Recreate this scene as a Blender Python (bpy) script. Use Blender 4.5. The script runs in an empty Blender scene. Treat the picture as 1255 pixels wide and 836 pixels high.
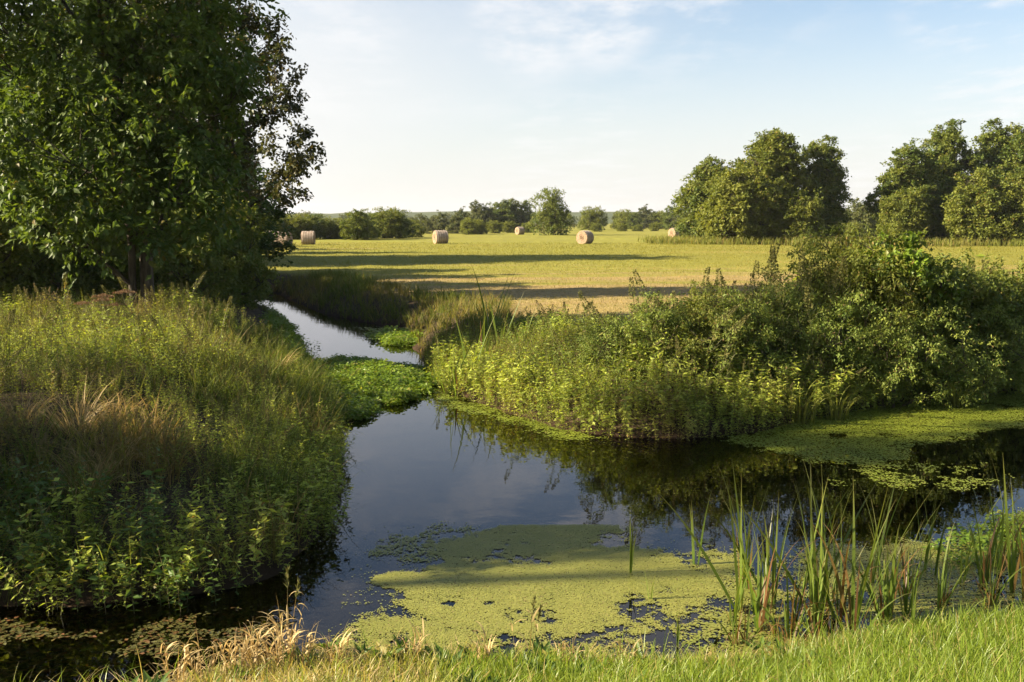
import bpy, math
import numpy as np
from mathutils import noise as mnoise, Vector

R = math.radians
rng = np.random.default_rng(11)
scene = bpy.context.scene
COL = scene.collection
U = lambda a, b, n=None: rng.uniform(a, b, n)

# ------------------------------------------------------------------ camera
CAM_H, PITCH, FPX = 3.2, R(6.87), 1220.0
cam_d = bpy.data.cameras.new('camera')
cam_d.lens = 35.0
cam_d.sensor_width = 36.0
cam_d.clip_start = 0.1
cam_d.clip_end = 6000
cam = bpy.data.objects.new('camera', cam_d)
cam.location = (0, 0, CAM_H)
cam.rotation_euler = (math.pi / 2 - PITCH, 0, 0)
COL.objects.link(cam)
scene.camera = cam


def ray(u, v):
    a, b = (u - 627.5) / FPX, (418 - v) / FPX
    c, s = math.cos(PITCH), math.sin(PITCH)
    return a, c + b * s, -s + b * c


def at(u, v, z=0.0):
    """where the line of sight through a point of the photo meets the level z"""
    x, y, zz = ray(u, v)
    t = (z - CAM_H) / zz
    return (x * t, y * t)


def xat(u, y):
    return (u - 627.5) / FPX * y / math.cos(PITCH) * 1.0


# ------------------------------------------------------------------ light
SUN_AZ, SUN_EL = R(-98), R(27)          # azimuth from +Y, negative = to the left
to_sun = Vector((math.sin(SUN_AZ) * math.cos(SUN_EL), math.cos(SUN_AZ) * math.cos(SUN_EL), math.sin(SUN_EL)))
sun_d = bpy.data.lights.new('sun', 'SUN')
sun_d.energy = 5.0
sun_d.angle = R(0.5)
sun_d.color = (1.0, 0.86, 0.62)
sun = bpy.data.objects.new('sun', sun_d)
sun.rotation_euler = to_sun.to_track_quat('Z', 'Y').to_euler()
sun.location = (-60, 40, 60)
COL.objects.link(sun)

world = bpy.data.worlds.new('World')
scene.world = world
world.use_nodes = True
wt = world.node_tree
wt.nodes.clear()


def nd(t, kind, **kw):
    n = t.nodes.new(kind)
    for k, v in kw.items():
        setattr(n, k, v)
    return n


wo = nd(wt, 'ShaderNodeOutputWorld')
wb = nd(wt, 'ShaderNodeBackground')
wb.inputs['Strength'].default_value = 0.05
sky = nd(wt, 'ShaderNodeTexSky', sky_type='NISHITA')
sky.sun_disc = False
sky.sun_elevation = SUN_EL
sky.sun_rotation = SUN_AZ
sky.altitude = 0
sky.air_density = 1.0
sky.dust_density = 1.2
sky.ozone_density = 1.2
# thin clouds: noise on the direction projected on a flat layer overhead
tc = nd(wt, 'ShaderNodeTexCoord')
sep = nd(wt, 'ShaderNodeSeparateXYZ')
wt.links.new(tc.outputs['Generated'], sep.inputs[0])


def wmath(op, a, b=None, c=None, clamp=False):
    n = nd(wt, 'ShaderNodeMath', operation=op)
    n.use_clamp = clamp
    for i, x in enumerate((a, b, c)):
        if x is None:
            continue
        if isinstance(x, (int, float)):
            n.inputs[i].default_value = x
        else:
            wt.links.new(x, n.inputs[i])
    return n.outputs[0]


zz = wmath('MAXIMUM', sep.outputs[2], 0.015)
zz = wmath('ADD', zz, 0.05)
cx = wmath('DIVIDE', sep.outputs[0], zz)
cy = wmath('DIVIDE', sep.outputs[1], zz)
cmb = nd(wt, 'ShaderNodeCombineXYZ')
wt.links.new(cx, cmb.inputs[0])
wt.links.new(cy, cmb.inputs[1])


def wnoise(scale, detail, rough, loc):
    mp = nd(wt, 'ShaderNodeMapping')
    mp.inputs['Location'].default_value = loc
    mp.inputs['Scale'].default_value = (1, 0.6, 1)
    wt.links.new(cmb.outputs[0], mp.inputs[0])
    n = nd(wt, 'ShaderNodeTexNoise')
    n.inputs['Scale'].default_value = scale
    n.inputs['Detail'].default_value = detail
    n.inputs['Roughness'].default_value = rough
    wt.links.new(mp.outputs[0], n.inputs['Vector'])
    return n.outputs['Fac']


def wramp(x, a, b):
    n = nd(wt, 'ShaderNodeMapRange')
    n.interpolation_type = 'SMOOTHSTEP'
    n.inputs['From Min'].default_value = a
    n.inputs['From Max'].default_value = b
    wt.links.new(x, n.inputs['Value'])
    return n.outputs['Result']


c1 = wramp(wnoise(0.55, 6, 0.62, (3.1, 1.7, 0)), 0.50, 0.74)
c2 = wramp(wnoise(0.22, 5, 0.55, (0.4, 5.2, 0)), 0.42, 0.70)


def wdir(u, v, size, soft):
    d = Vector(ray(u, v)).normalized()
    n = nd(wt, 'ShaderNodeVectorMath', operation='DOT_PRODUCT')
    wt.links.new(tc.outputs['Generated'], n.inputs[0])
    n.inputs[1].default_value = d
    return wramp(n.outputs['Value'], math.cos(R(size)), math.cos(R(size * soft)))


# a torn cumulus high in the middle of the view, wisps to the right, a low bank to the left
puff = wnoise(2.2, 7, 0.66, (7.7, 2.3, 0))
cl = wmath('MULTIPLY', wmath('MULTIPLY', c1, c2), 0.8, clamp=True)
for u, v, size, a, b_, k_ in ((655, 15, 4.6, .34, .68, .8), (738, 10, 4.0, .34, .64, .9), (1230, 118, 5.0, .46, .66, .55), (400, 50, 5.5, .42, .68, .5), (700, 215, 6, .44, .7, .5), (1060, 215, 3.5, .42, .66, .5), (1200, -30, 5, .42, .66, .8), (200, -160, 14, .42, .6, .8), (800, -300, 18, .45, .62, .8)):
    w_ = wmath('MULTIPLY', wmath('MULTIPLY', wdir(u, v, size, .25), wramp(puff, a, b_)), k_, clamp=True)
    cl = wmath('MAXIMUM', cl, w_)
# thin veil of haze towards the horizon
veil = wmath('MULTIPLY', wramp(sep.outputs[2], 0.24, 0.0), 0.85)
# the haze is thicker on the sunny side of the sky
lft = wmath('MULTIPLY', wramp(sep.outputs[0], 0.42, -0.35), wramp(sep.outputs[2], 0.36, 0.10))
veil = wmath('MAXIMUM', veil, wmath('MULTIPLY', lft, 0.97), clamp=True)
mix1 = nd(wt, 'ShaderNodeMixRGB')
wt.links.new(veil, mix1.inputs[0])
wt.links.new(sky.outputs[0], mix1.inputs[1])
mix1.inputs[2].default_value = (4.95, 4.92, 4.86, 1)
mix2 = nd(wt, 'ShaderNodeMixRGB')
wt.links.new(cl, mix2.inputs[0])
wt.links.new(mix1.outputs[0], mix2.inputs[1])
mix2.inputs[2].default_value = (5.25, 5.25, 5.3, 1)
wt.links.new(mix2.outputs[0], wb.inputs['Color'])
wt.links.new(wb.outputs[0], wo.inputs[0])

vs = scene.view_settings
vs.view_transform = 'Standard'
vs.look = 'None'
vs.gamma = 1
vs.use_curve_mapping = False
vs.exposure = 1.95

scene.render.engine = 'CYCLES'
cy_ = scene.cycles
cy_.use_denoising = True
cy_.max_bounces = 6
cy_.diffuse_bounces = 3
cy_.glossy_bounces = 3
cy_.transmission_bounces = 4
cy_.transparent_max_bounces = 8
cy_.caustics_reflective = False
cy_.caustics_refractive = False
cy_.sample_clamp_indirect = 4

# ------------------------------------------------------------------ materials


def new_mat(name):
    m = bpy.data.materials.new(name)
    m.use_nodes = True
    m.node_tree.nodes.clear()
    return m, m.node_tree


def ln(t, a, b):
    t.links.new(a, b)


def rgbmix(t, fac, a, b):
    n = nd(t, 'ShaderNodeMixRGB')
    for i, x in enumerate((fac, a, b)):
        if isinstance(x, (int, float)):
            n.inputs[i].default_value = x
        elif isinstance(x, tuple):
            n.inputs[i].default_value = (*x, 1)
        else:
            ln(t, x, n.inputs[i])
    return n.outputs[0]


def mathn(t, op, a, b=0.0, clamp=False):
    n = nd(t, 'ShaderNodeMath', operation=op)
    n.use_clamp = clamp
    for i, x in enumerate((a, b)):
        if isinstance(x, (int, float)):
            n.inputs[i].default_value = x
        else:
            ln(t, x, n.inputs[i])
    return n.outputs[0]


def maprange(t, x, a, b, c=0.0, d=1.0):
    n = nd(t, 'ShaderNodeMapRange')
    n.interpolation_type = 'SMOOTHSTEP'
    n.inputs['From Min'].default_value = a
    n.inputs['From Max'].default_value = b
    n.inputs['To Min'].default_value = c
    n.inputs['To Max'].default_value = d
    ln(t, x, n.inputs['Value'])
    return n.outputs[0]


def leaf_mat(name, dark, light, dead, trans=0.4, rough=0.45, spec=0.4, glow=(1.25, 1.2, 0.6)):
    """leaf: colour from the mesh's own per-leaf variation, some light passes through"""
    m, t = new_mat(name)
    out = nd(t, 'ShaderNodeOutputMaterial')
    at_ = nd(t, 'ShaderNodeAttribute', attribute_name='var')
    sp = nd(t, 'ShaderNodeSeparateXYZ')
    ln(t, at_.outputs['Vector'], sp.inputs[0])
    oi = nd(t, 'ShaderNodeObjectInfo')
    r = mathn(t, 'MULTIPLY', mathn(t, 'SUBTRACT', oi.outputs['Random'], 0.5), 0.3)
    f = mathn(t, 'ADD', sp.outputs[0], r, clamp=True)
    c = rgbmix(t, f, dark, light)
    c = rgbmix(t, sp.outputs[1], c, dead)
    p = nd(t, 'ShaderNodeBsdfPrincipled')
    ln(t, c, p.inputs['Base Color'])
    p.inputs['Roughness'].default_value = rough
    p.inputs['Specular IOR Level'].default_value = spec
    tr = nd(t, 'ShaderNodeBsdfTranslucent')
    mul = nd(t, 'ShaderNodeMixRGB', blend_type='MULTIPLY')
    mul.inputs[0].default_value = 1
    ln(t, c, mul.inputs[1])
    mul.inputs[2].default_value = (*glow, 1)
    ln(t, mul.outputs[0], tr.inputs[0])
    mx = nd(t, 'ShaderNodeMixShader')
    mx.inputs[0].default_value = trans
    ln(t, p.outputs[0], mx.inputs[1])
    ln(t, tr.outputs[0], mx.inputs[2])
    ln(t, mx.outputs[0], out.inputs[0])
    return m


def simple_mat(name, c1, c2, scale=8.0, rough=0.85, bump=0.3, stretch=(1, 1, 1), spec=0.2):
    m, t = new_mat(name)
    out = nd(t, 'ShaderNodeOutputMaterial')
    tcn = nd(t, 'ShaderNodeTexCoord')
    mp = nd(t, 'ShaderNodeMapping')
    mp.inputs['Scale'].default_value = stretch
    ln(t, tcn.outputs['Object'], mp.inputs[0])
    n = nd(t, 'ShaderNodeTexNoise')
    n.inputs['Scale'].default_value = scale
    n.inputs['Detail'].default_value = 8
    n.inputs['Roughness'].default_value = 0.65
    ln(t, mp.outputs[0], n.inputs['Vector'])
    f = maprange(t, n.outputs['Fac'], 0.3, 0.7)
    c = rgbmix(t, f, c1, c2)
    p = nd(t, 'ShaderNodeBsdfPrincipled')
    ln(t, c, p.inputs['Base Color'])
    p.inputs['Roughness'].default_value = rough
    p.inputs['Specular IOR Level'].default_value = spec
    b = nd(t, 'ShaderNodeBump')
    b.inputs['Strength'].default_value = bump
    b.inputs['Distance'].default_value = 0.03
    ln(t, n.outputs['Fac'], b.inputs['Height'])
    ln(t, b.outputs[0], p.inputs['Normal'])
    ln(t, p.outputs[0], out.inputs[0])
    return m


M = {}
M['bark'] = simple_mat('bark', (0.030, 0.024, 0.017), (0.095, 0.078, 0.058), 14, 0.9, 0.6, (1, 1, 0.25))
M['stem'] = leaf_mat('stem', (0.05, 0.07, 0.02), (0.12, 0.13, 0.04), (0.16, 0.10, 0.05), 0.1, 0.6, 0.3)
M['tree_leaf'] = leaf_mat('tree_leaf', (0.043, 0.078, 0.013), (0.121, 0.169, 0.025), (0.16, 0.11, 0.02), 0.42, 0.5, 0.28)
M['rust_leaf'] = leaf_mat('rust_leaf', (0.045, 0.056, 0.014), (0.100, 0.088, 0.026), (0.14, 0.095, 0.03), 0.35, 0.5, 0.3)
M['alder_leaf'] = leaf_mat('alder_leaf', (0.070, 0.109, 0.021), (0.173, 0.195, 0.034), (0.17, 0.13, 0.035), 0.40, 0.55, 0.25)
M['olive_leaf'] = leaf_mat('olive_leaf', (0.099, 0.127, 0.020), (0.203, 0.216, 0.036), (0.22, 0.15, 0.04), 0.40, 0.55, 0.25)
M['hedge_leaf'] = leaf_mat('hedge_leaf', (0.057, 0.081, 0.025), (0.144, 0.149, 0.046), (0.15, 0.12, 0.05), 0.35, 0.6, 0.3)
M['herb_leaf'] = leaf_mat('herb_leaf', (0.132, 0.192, 0.029), (0.357, 0.405, 0.060), (0.22, 0.14, 0.045), 0.45, 0.55, 0.28)
M['mint_leaf'] = leaf_mat('mint_leaf', (0.048, 0.095, 0.015), (0.117, 0.181, 0.028), (0.24, 0.19, 0.04), 0.42, 0.48, 0.35)
M['mug_leaf'] = leaf_mat('mug_leaf', (0.114, 0.167, 0.031), (0.261, 0.297, 0.056), (0.17, 0.11, 0.045), 0.38, 0.55, 0.25)
M['cress_leaf'] = leaf_mat('cress_leaf', (0.101, 0.172, 0.018), (0.217, 0.296, 0.030), (0.24, 0.22, 0.05), 0.42, 0.45, 0.35)
M['seed'] = leaf_mat('seed', (0.085, 0.092, 0.028), (0.165, 0.150, 0.050), (0.20, 0.15, 0.09), 0.2, 0.8, 0.1)
M['pink'] = leaf_mat('pink', (0.14, 0.080, 0.055), (0.23, 0.145, 0.10), (0.24, 0.17, 0.10), 0.25, 0.8, 0.1)
M['grass'] = leaf_mat('grass', (0.096, 0.158, 0.017), (0.216, 0.281, 0.029), (0.42, 0.31, 0.13), 0.48, 0.42, 0.4)
M['longgrass'] = leaf_mat('longgrass', (0.068, 0.099, 0.018), (0.169, 0.197, 0.036), (0.30, 0.20, 0.08), 0.45, 0.6, 0.15)
M['field_grass'] = leaf_mat('field_grass', (0.118, 0.129, 0.015), (0.235, 0.211, 0.034), (0.40, 0.27, 0.12), 0.5, 0.6, 0.2, (1.15, 1.1, .7))
M['strap'] = leaf_mat('strap', (0.055, 0.105, 0.014), (0.130, 0.195, 0.028), (0.17, 0.085, 0.035), 0.42, 0.42, 0.4)
M['straw'] = leaf_mat('straw', (0.24, 0.16, 0.05), (0.45, 0.33, 0.12), (0.50, 0.38, 0.19), 0.35, 0.55, 0.3, (1.1, 1, .8))
M['duck'] = leaf_mat('duck', (0.138, 0.155, 0.028), (0.262, 0.258, 0.057), (0.20, 0.14, 0.06), 0.12, 0.5, 0.3)
M['duck_dark'] = leaf_mat('duck_dark', (0.110, 0.150, 0.014), (0.235, 0.265, 0.030), (0.16, 0.12, 0.04), 0.12, 0.45, 0.35)
M['float_leaf'] = leaf_mat('float_leaf', (0.042, 0.043, 0.012), (0.112, 0.102, 0.031), (0.15, 0.07, 0.03), 0.1, 0.25, 0.5)
M['sunk_leaf'] = leaf_mat('sunk_leaf', (0.10, 0.05, 0.025), (0.22, 0.13, 0.06), (0.15, 0.08, 0.04), 0.05, 0.7, 0.2)
M['hay'] = simple_mat('hay', (0.20, 0.145, 0.105), (0.34, 0.26, 0.20), 26, 0.9, 0.8, (0.35, 1.6, 1.6))
M['hay_end'] = simple_mat('hay_end', (0.22, 0.145, 0.09), (0.38, 0.27, 0.18), 30, 0.9, 0.9)
M['netting'] = simple_mat('netting', (0.50, 0.46, 0.42), (0.62, 0.58, 0.54), 30, 0.7, 0.1)

# ------------------------------------------------------------------ geometry collector
LEAF5 = np.array([[0, 0, 0], [-.5, .38, .10], [0, .42, -.03], [.5, .38, .10], [0, 1, -.13]], np.float32)
LEAF5F = np.array([[0, 2, 1], [0, 3, 2], [1, 2, 4], [2, 3, 4]], np.int32)
LEAF4 = np.array([[0, 0, 0], [-.5, .45, .09], [.5, .45, .09], [0, 1, -.08]], np.float32)
LEAF4F = np.array([[0, 3, 1], [0, 2, 3]], np.int32)
_a = np.linspace(0, 2 * math.pi, 7)[:-1]
DISC = np.stack([np.cos(_a) * .5, np.sin(_a) * .5, np.zeros(6)], 1).astype(np.float32)
DISCF = np.array([[0, 1, 2], [0, 2, 3], [0, 3, 4], [0, 4, 5]], np.int32)


def norm(v):
    return v / np.maximum(np.linalg.norm(v, axis=-1, keepdims=True), 1e-9)


class G:
    def __init__(s):
        s.v, s.f, s.m, s.a, s.n = [], [], [], [], 0

    def add(s, V, F, mi, A):
        V = np.asarray(V, np.float32)
        F = np.asarray(F, np.int64)
        s.v.append(V)
        s.f.append(F + s.n)
        s.m.append(np.full(len(F), mi, np.int32) if np.isscalar(mi) else mi)
        s.a.append(np.asarray(A, np.float32))
        s.n += len(V)

    def leaves(s, O, Y, N, sx, sy, mi, tint, age=0.0, T=LEAF4, F=LEAF4F):
        O = np.asarray(O, np.float32)
        n = len(O)
        Y = norm(np.asarray(Y, np.float32))
        X = norm(np.cross(Y, np.asarray(N, np.float32)))
        Z = np.cross(X, Y)
        sx = np.broadcast_to(sx, (n,))
        sy = np.broadcast_to(sy, (n,))
        k = len(T)
        V = (O[:, None] + T[None, :, 0, None] * (X * sx[:, None])[:, None] + T[None, :, 1, None] * (Y * sy[:, None])[:, None]
             + T[None, :, 2, None] * (Z * sx[:, None])[:, None])
        FF = (F[None] + (np.arange(n) * k)[:, None, None]).reshape(-1, 3)
        A = np.zeros((n, k, 3), np.float32)
        A[..., 0] = np.broadcast_to(tint, (n,))[:, None]
        A[..., 1] = np.broadcast_to(age, (n,))[:, None]
        s.add(V.reshape(-1, 3), FF, mi, A.reshape(-1, 3))

    def blades(s, B, h, w, az, lean, curl, segs, mi, tint, age=0.0, twist=None, power=1.3, tip_age=0.0):
        """curved tapering grass blades standing on the points B"""
        B = np.asarray(B, np.float32)
        n = len(B)
        h, w, az, lean, curl = [np.broadcast_to(np.asarray(x, np.float32), (n,)) for x in (h, w, az, lean, curl)]
        t = np.linspace(0, 1, segs + 1, dtype=np.float32)
        th = lean[:, None] + curl[:, None] * ((t[:-1] + t[1:]) / 2)[None] ** power
        st = (h / segs)[:, None]
        rr = np.concatenate([np.zeros((n, 1)), np.cumsum(np.sin(th) * st, 1)], 1)
        hh = np.concatenate([np.zeros((n, 1)), np.cumsum(np.cos(th) * st, 1)], 1)
        P = B[:, None] + np.stack([rr * np.cos(az)[:, None], rr * np.sin(az)[:, None], hh], -1)
        if twist is None:
            twist = rng.uniform(-1.2, 1.2, n)
        wa = az + math.pi / 2 + twist
        D = np.stack([np.cos(wa), np.sin(wa), np.zeros(n)], -1)
        prof = np.minimum(1, 0.65 + t * 1.2) * (1 - t ** 2.2)
        prof[-1] = 0.03
        off = D[:, None] * (w[:, None] * prof[None] * .5)[..., None]
        V = np.stack([P - off, P + off], 2)
        idx = np.arange(segs) * 2
        f1 = np.stack([idx, idx + 1, idx + 3], 1)
        f2 = np.stack([idx, idx + 3, idx + 2], 1)
        F = np.concatenate([f1, f2], 0)
        k = 2 * (segs + 1)
        FF = (F[None] + (np.arange(n) * k)[:, None, None]).reshape(-1, 3)
        A = np.zeros((n, segs + 1, 2, 3), np.float32)
        A[..., 0] = np.broadcast_to(tint, (n,))[:, None, None]
        A[..., 1] = np.clip(np.broadcast_to(age, (n,))[:, None, None] + tip_age * (t ** 3)[None, :, None], 0, 1)
        s.add(V.reshape(-1, 3), FF, mi, A.reshape(-1, 3))
        return P

    def tubes(s, P, Rr, k, mi, tint=0.5, age=0.0):
        P = np.asarray(P, np.float32)
        n, S, _ = P.shape
        Rr = np.broadcast_to(np.asarray(Rr, np.float32), (n, S))
        T = norm(np.gradient(P, axis=1))
        ref = np.where(np.abs(T[..., 2:3]) > .9, np.array([1, 0, 0.]), np.array([0, 0, 1.]))
        X = norm(np.cross(T, ref))
        Y = np.cross(T, X)
        a = np.arange(k) / k * 2 * math.pi
        V = P[:, :, None] + Rr[:, :, None, None] * (X[:, :, None] * np.cos(a)[None, None, :, None] + Y[:, :, None] * np.sin(a)[None, None, :, None])
        i = np.arange(S - 1)[:, None] * k
        j = np.arange(k)[None]
        j2 = (j + 1) % k
        q = np.stack([i + j, i + j2, i + k + j2, i + k + j], -1).reshape(-1, 4)
        F = np.concatenate([q[:, [0, 1, 2]], q[:, [0, 2, 3]]], 0)
        FF = (F[None] + (np.arange(n) * S * k)[:, None, None]).reshape(-1, 3)
        A = np.zeros((n, S, k, 3), np.float32)
        A[..., 0] = tint
        A[..., 1] = age
        s.add(V.reshape(-1, 3), FF, mi, A.reshape(-1, 3))

    def arrays(s):
        return np.concatenate(s.v), np.concatenate(s.f), np.concatenate(s.m), np.concatenate(s.a)

    def stamp(s, arr, pos, sc, dtint=0.0, tilt=0.12, age=0.0, tilt_az=None):
        """many turned, tilted and resized copies of a plant in this mesh"""
        V, F, Mi, A = arr
        n = len(pos)
        if n == 0:
            return
        sc = np.broadcast_to(sc, (n,)).astype(np.float32)
        r = rng.uniform(0, 6.283, n)
        a = rng.uniform(0, 6.283, n) if tilt_az is None else np.broadcast_to(tilt_az, (n,))
        tl = np.abs(rng.normal(0, 1, n)) * tilt if tilt_az is None else np.broadcast_to(tilt, (n,)) * rng.uniform(.5, 1.3, n)
        W = V[None] * sc[:, None, None]
        c, d = np.cos(r)[:, None], np.sin(r)[:, None]
        x, y, z = W[..., 0] * c - W[..., 1] * d, W[..., 0] * d + W[..., 1] * c, W[..., 2]
        # shear-free tilt towards azimuth a
        ca, sa, ct, stt = np.cos(a)[:, None], np.sin(a)[:, None], np.cos(tl)[:, None], np.sin(tl)[:, None]
        al, be = x * ca + y * sa, -x * sa + y * ca
        al, z = al * ct + z * stt, -al * stt + z * ct
        x, y = al * ca - be * sa, al * sa + be * ca
        W = np.stack([x, y, z], -1) + np.asarray(pos, np.float32)[:, None]
        FF = (F[None] + (np.arange(n) * len(V))[:, None, None]).reshape(-1, 3)
        AA = np.repeat(A[None], n, 0)
        AA[..., 0] = np.clip(AA[..., 0] + np.broadcast_to(dtint, (n,))[:, None], 0, 1)
        AA[..., 1] = np.clip(AA[..., 1] + np.broadcast_to(age, (n,))[:, None], 0, 1)
        s.add(W.reshape(-1, 3), FF, np.tile(Mi, n), AA.reshape(-1, 3))

    def mesh(s, name, mats, smooth=False):
        V, F, Mi, A = s.arrays()
        me = bpy.data.meshes.new(name)
        me.vertices.add(len(V))
        me.vertices.foreach_set('co', V.astype(np.float32).ravel())
        me.loops.add(len(F) * 3)
        me.loops.foreach_set('vertex_index', F.astype(np.int32).ravel())
        me.polygons.add(len(F))
        me.polygons.foreach_set('loop_start', np.arange(0, len(F) * 3, 3, dtype=np.int32))
        me.polygons.foreach_set('material_index', Mi.astype(np.int32))
        me.polygons.foreach_set('use_smooth', np.full(len(F), smooth, bool))
        at_ = me.attributes.new('var', 'FLOAT_VECTOR', 'POINT')
        at_.data.foreach_set('vector', A.astype(np.float32).ravel())
        for m in mats:
            me.materials.append(M[m] if isinstance(m, str) else m)
        me.update(calc_edges=True)
        return me

    def build(s, name, mats, parent=None, smooth=False):
        o = bpy.data.objects.new(name, s.mesh(name, mats, smooth))
        COL.objects.link(o)
        if parent:
            o.parent = parent
        return o


def tag(o, label=None, cat=None, group=None, kind=None):
    for k, v in (('label', label), ('category', cat), ('group', group), ('kind', kind)):
        if v:
            o[k] = v
    return o


def empty(name, loc=(0, 0, 0), rz=0.0):
    o = bpy.data.objects.new(name, None)
    o.empty_display_size = 0.2
    o.location = loc
    o.rotation_euler = (0, 0, rz)
    COL.objects.link(o)
    return o


def dup(root, loc, rz=0.0, sc=1.0):
    """copy a thing with its parts and sub-parts"""
    r = root.copy()
    COL.objects.link(r)
    r.location = loc
    r.rotation_euler = (0, 0, rz)
    r.scale = (sc, sc, sc) if np.isscalar(sc) else sc
    for ch in list(root.children):
        c = ch.copy()
        COL.objects.link(c)
        c.parent = r
        for g in ch.children:
            d = g.copy()
            COL.objects.link(d)
            d.parent = c
    return r


def fbm(x, y, s, o=4, seed=0.0):
    """vectorised value noise"""
    out = np.zeros(np.shape(x))
    amp, tot = 1.0, 0.0
    for i in range(o):
        X, Y = np.asarray(x) * s + 17.3 * i + seed, np.asarray(y) * s + 9.1 * i + seed * 1.7
        xi, yi = np.floor(X), np.floor(Y)
        fx, fy = X - xi, Y - yi
        fx, fy = fx * fx * (3 - 2 * fx), fy * fy * (3 - 2 * fy)
        h = lambda a, b: np.mod(np.sin(a * 127.1 + b * 311.7) * 43758.5453, 1.0)
        v = (h(xi, yi) * (1 - fx) + h(xi + 1, yi) * fx) * (1 - fy) + (h(xi, yi + 1) * (1 - fx) + h(xi + 1, yi + 1) * fx) * fy
        out += v * amp
        tot += amp
        amp *= .5
        s *= 2.03
    return out / tot


# ------------------------------------------------------------------ water outline and terrain
# (point, bank it belongs to from here to the next point)
OUT = [((-22, 2.6), 'near'), ((-9, 4.6), 'near'), ((-4.6, 6.0), 'near'), (at(205, 835), 'near'), (at(300, 812), 'near'), (at(400, 796), 'near'),
       (at(560, 800), 'near'), (at(700, 806), 'near'), (at(800, 812), 'near'), (at(880, 804), 'near'), (at(1000, 790), 'near'), (at(1110, 770), 'near'), (at(1255, 748), 'near'),
       ((6.8, 8.4), 'near'), ((14, 10.5), 'near'), ((45, 16), 'right'), ((45, 24), 'right'), ((14, 20.6), 'right'),
       (at(1255, 478), 'right'), (at(1100, 494), 'right'), (at(1000, 512), 'right'), (at(930, 528), 'right'), (at(850, 538), 'right'), (at(770, 536), 'right'), (at(690, 526), 'right'),
       (at(600, 498), 'right'), (at(548, 476), 'right'), (at(524, 448), 'chan'), (at(508, 424), 'chan'), (at(495, 402), 'chan'), (at(440, 394), 'chan'),
       (at(400, 385), 'chan'), (at(362, 370), 'chan'), (at(335, 358), 'chan'), ((-19, 52), 'chan'), ((-34, 60), 'left'), ((-35, 57), 'left'), ((-20, 48.5), 'left'),
       (at(306, 363), 'left'), (at(338, 388), 'left'), (at(364, 412), 'left'), (at(376, 446), 'left'), (at(398, 482), 'left'), (at(418, 520), 'left'), (at(408, 560), 'left'),
       (at(412, 606), 'left'), (at(392, 650), 'left'), (at(330, 704), 'left'), (at(240, 732), 'left'), (at(100, 744), 'left'), (at(0, 746), 'left'), ((-6.5, 8.0), 'left'), ((-22, 6.5), 'near')]
WP = np.array([p for p, _ in OUT])
WG = [g for _, g in OUT]
BANK = {'near': (1.5, 6.2, 1.0), 'right': (0.62, 1.5, 0.8), 'chan': (0.60, 1.3, 0.8), 'left': (1.05, 2.7, 0.9)}
EH = np.array([BANK[g] for g in WG])
GID = {'near': 0, 'right': 1, 'chan': 2, 'left': 3}
EG = np.array([GID[g] for g in WG])


def water_sd(x, y):
    """signed distance to the water's edge (positive on land), bank kind, blended bank shape"""
    x, y = np.asarray(x, float).ravel(), np.asarray(y, float).ravel()
    n = len(x)
    sd = np.empty(n)
    gi = np.empty(n, int)
    prof = np.empty((n, 3))
    A, B = WP, np.roll(WP, -1, 0)
    for i0 in range(0, n, 20000):
        P = np.stack([x[i0:i0 + 20000], y[i0:i0 + 20000]], 1)
        AB = B - A
        t = np.clip(((P[:, None] - A) * AB).sum(-1) / (AB ** 2).sum(-1), 0, 1)
        D = np.linalg.norm(P[:, None] - A - t[..., None] * AB, axis=-1)
        w = 1 / (D ** 3 + 1e-4)
        prof[i0:i0 + 20000] = (w[..., None] * EH).sum(1) / w.sum(1)[:, None]
        cond = (A[:, 1] > P[:, 1:2]) != (B[:, 1] > P[:, 1:2])
        xi = A[:, 0] + (P[:, 1:2] - A[:, 1]) / np.where(AB[:, 1] == 0, 1e-9, AB[:, 1]) * AB[:, 0]
        ins = (cond & (P[:, 0:1] < xi)).sum(1) % 2 == 1
        d = D.min(1)
        sd[i0:i0 + 20000] = np.where(ins, -d, d)
        gi[i0:i0 + 20000] = EG[D.argmin(1)]
    return sd, gi, prof


def ground(x, y):
    shp = np.shape(x)
    x, y = np.asarray(x, float).ravel(), np.asarray(y, float).ravel()
    sd, gi, pr = water_sd(x, y)
    sdn = sd + (fbm(x, y, 1.3, 3, 5) - .5) * .35
    up = pr[:, 0] * np.clip(sdn / pr[:, 1], 0, 1) ** pr[:, 2]
    z = np.where(sdn > 0, up, -np.minimum(0.75, -sdn * .42))
    z += np.where(sd > 0, (fbm(x, y, .9, 3, 2) - .5) * .10 * np.clip(sd, 0, 1), 0)
    far = np.clip((np.hypot(x, y) - 40) / 60, 0, 1)
    z += far * (fbm(x, y, .02, 2, 8) - .5) * .5
    return z.reshape(shp)


def gz(x, y):
    return float(ground(np.array([x]), np.array([y]))[0])


def axis(lo, hi, step, far_lo, far_hi, gr=1.13):
    a = list(np.arange(lo, hi, step))
    s, v = step, lo
    left = []
    while v > far_lo:
        s *= gr
        v -= s
        left.append(v)
    s, v = step, a[-1]
    while v < far_hi:
        s *= gr
        v += s
        a.append(v)
    return np.array(left[::-1] + a)


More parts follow.
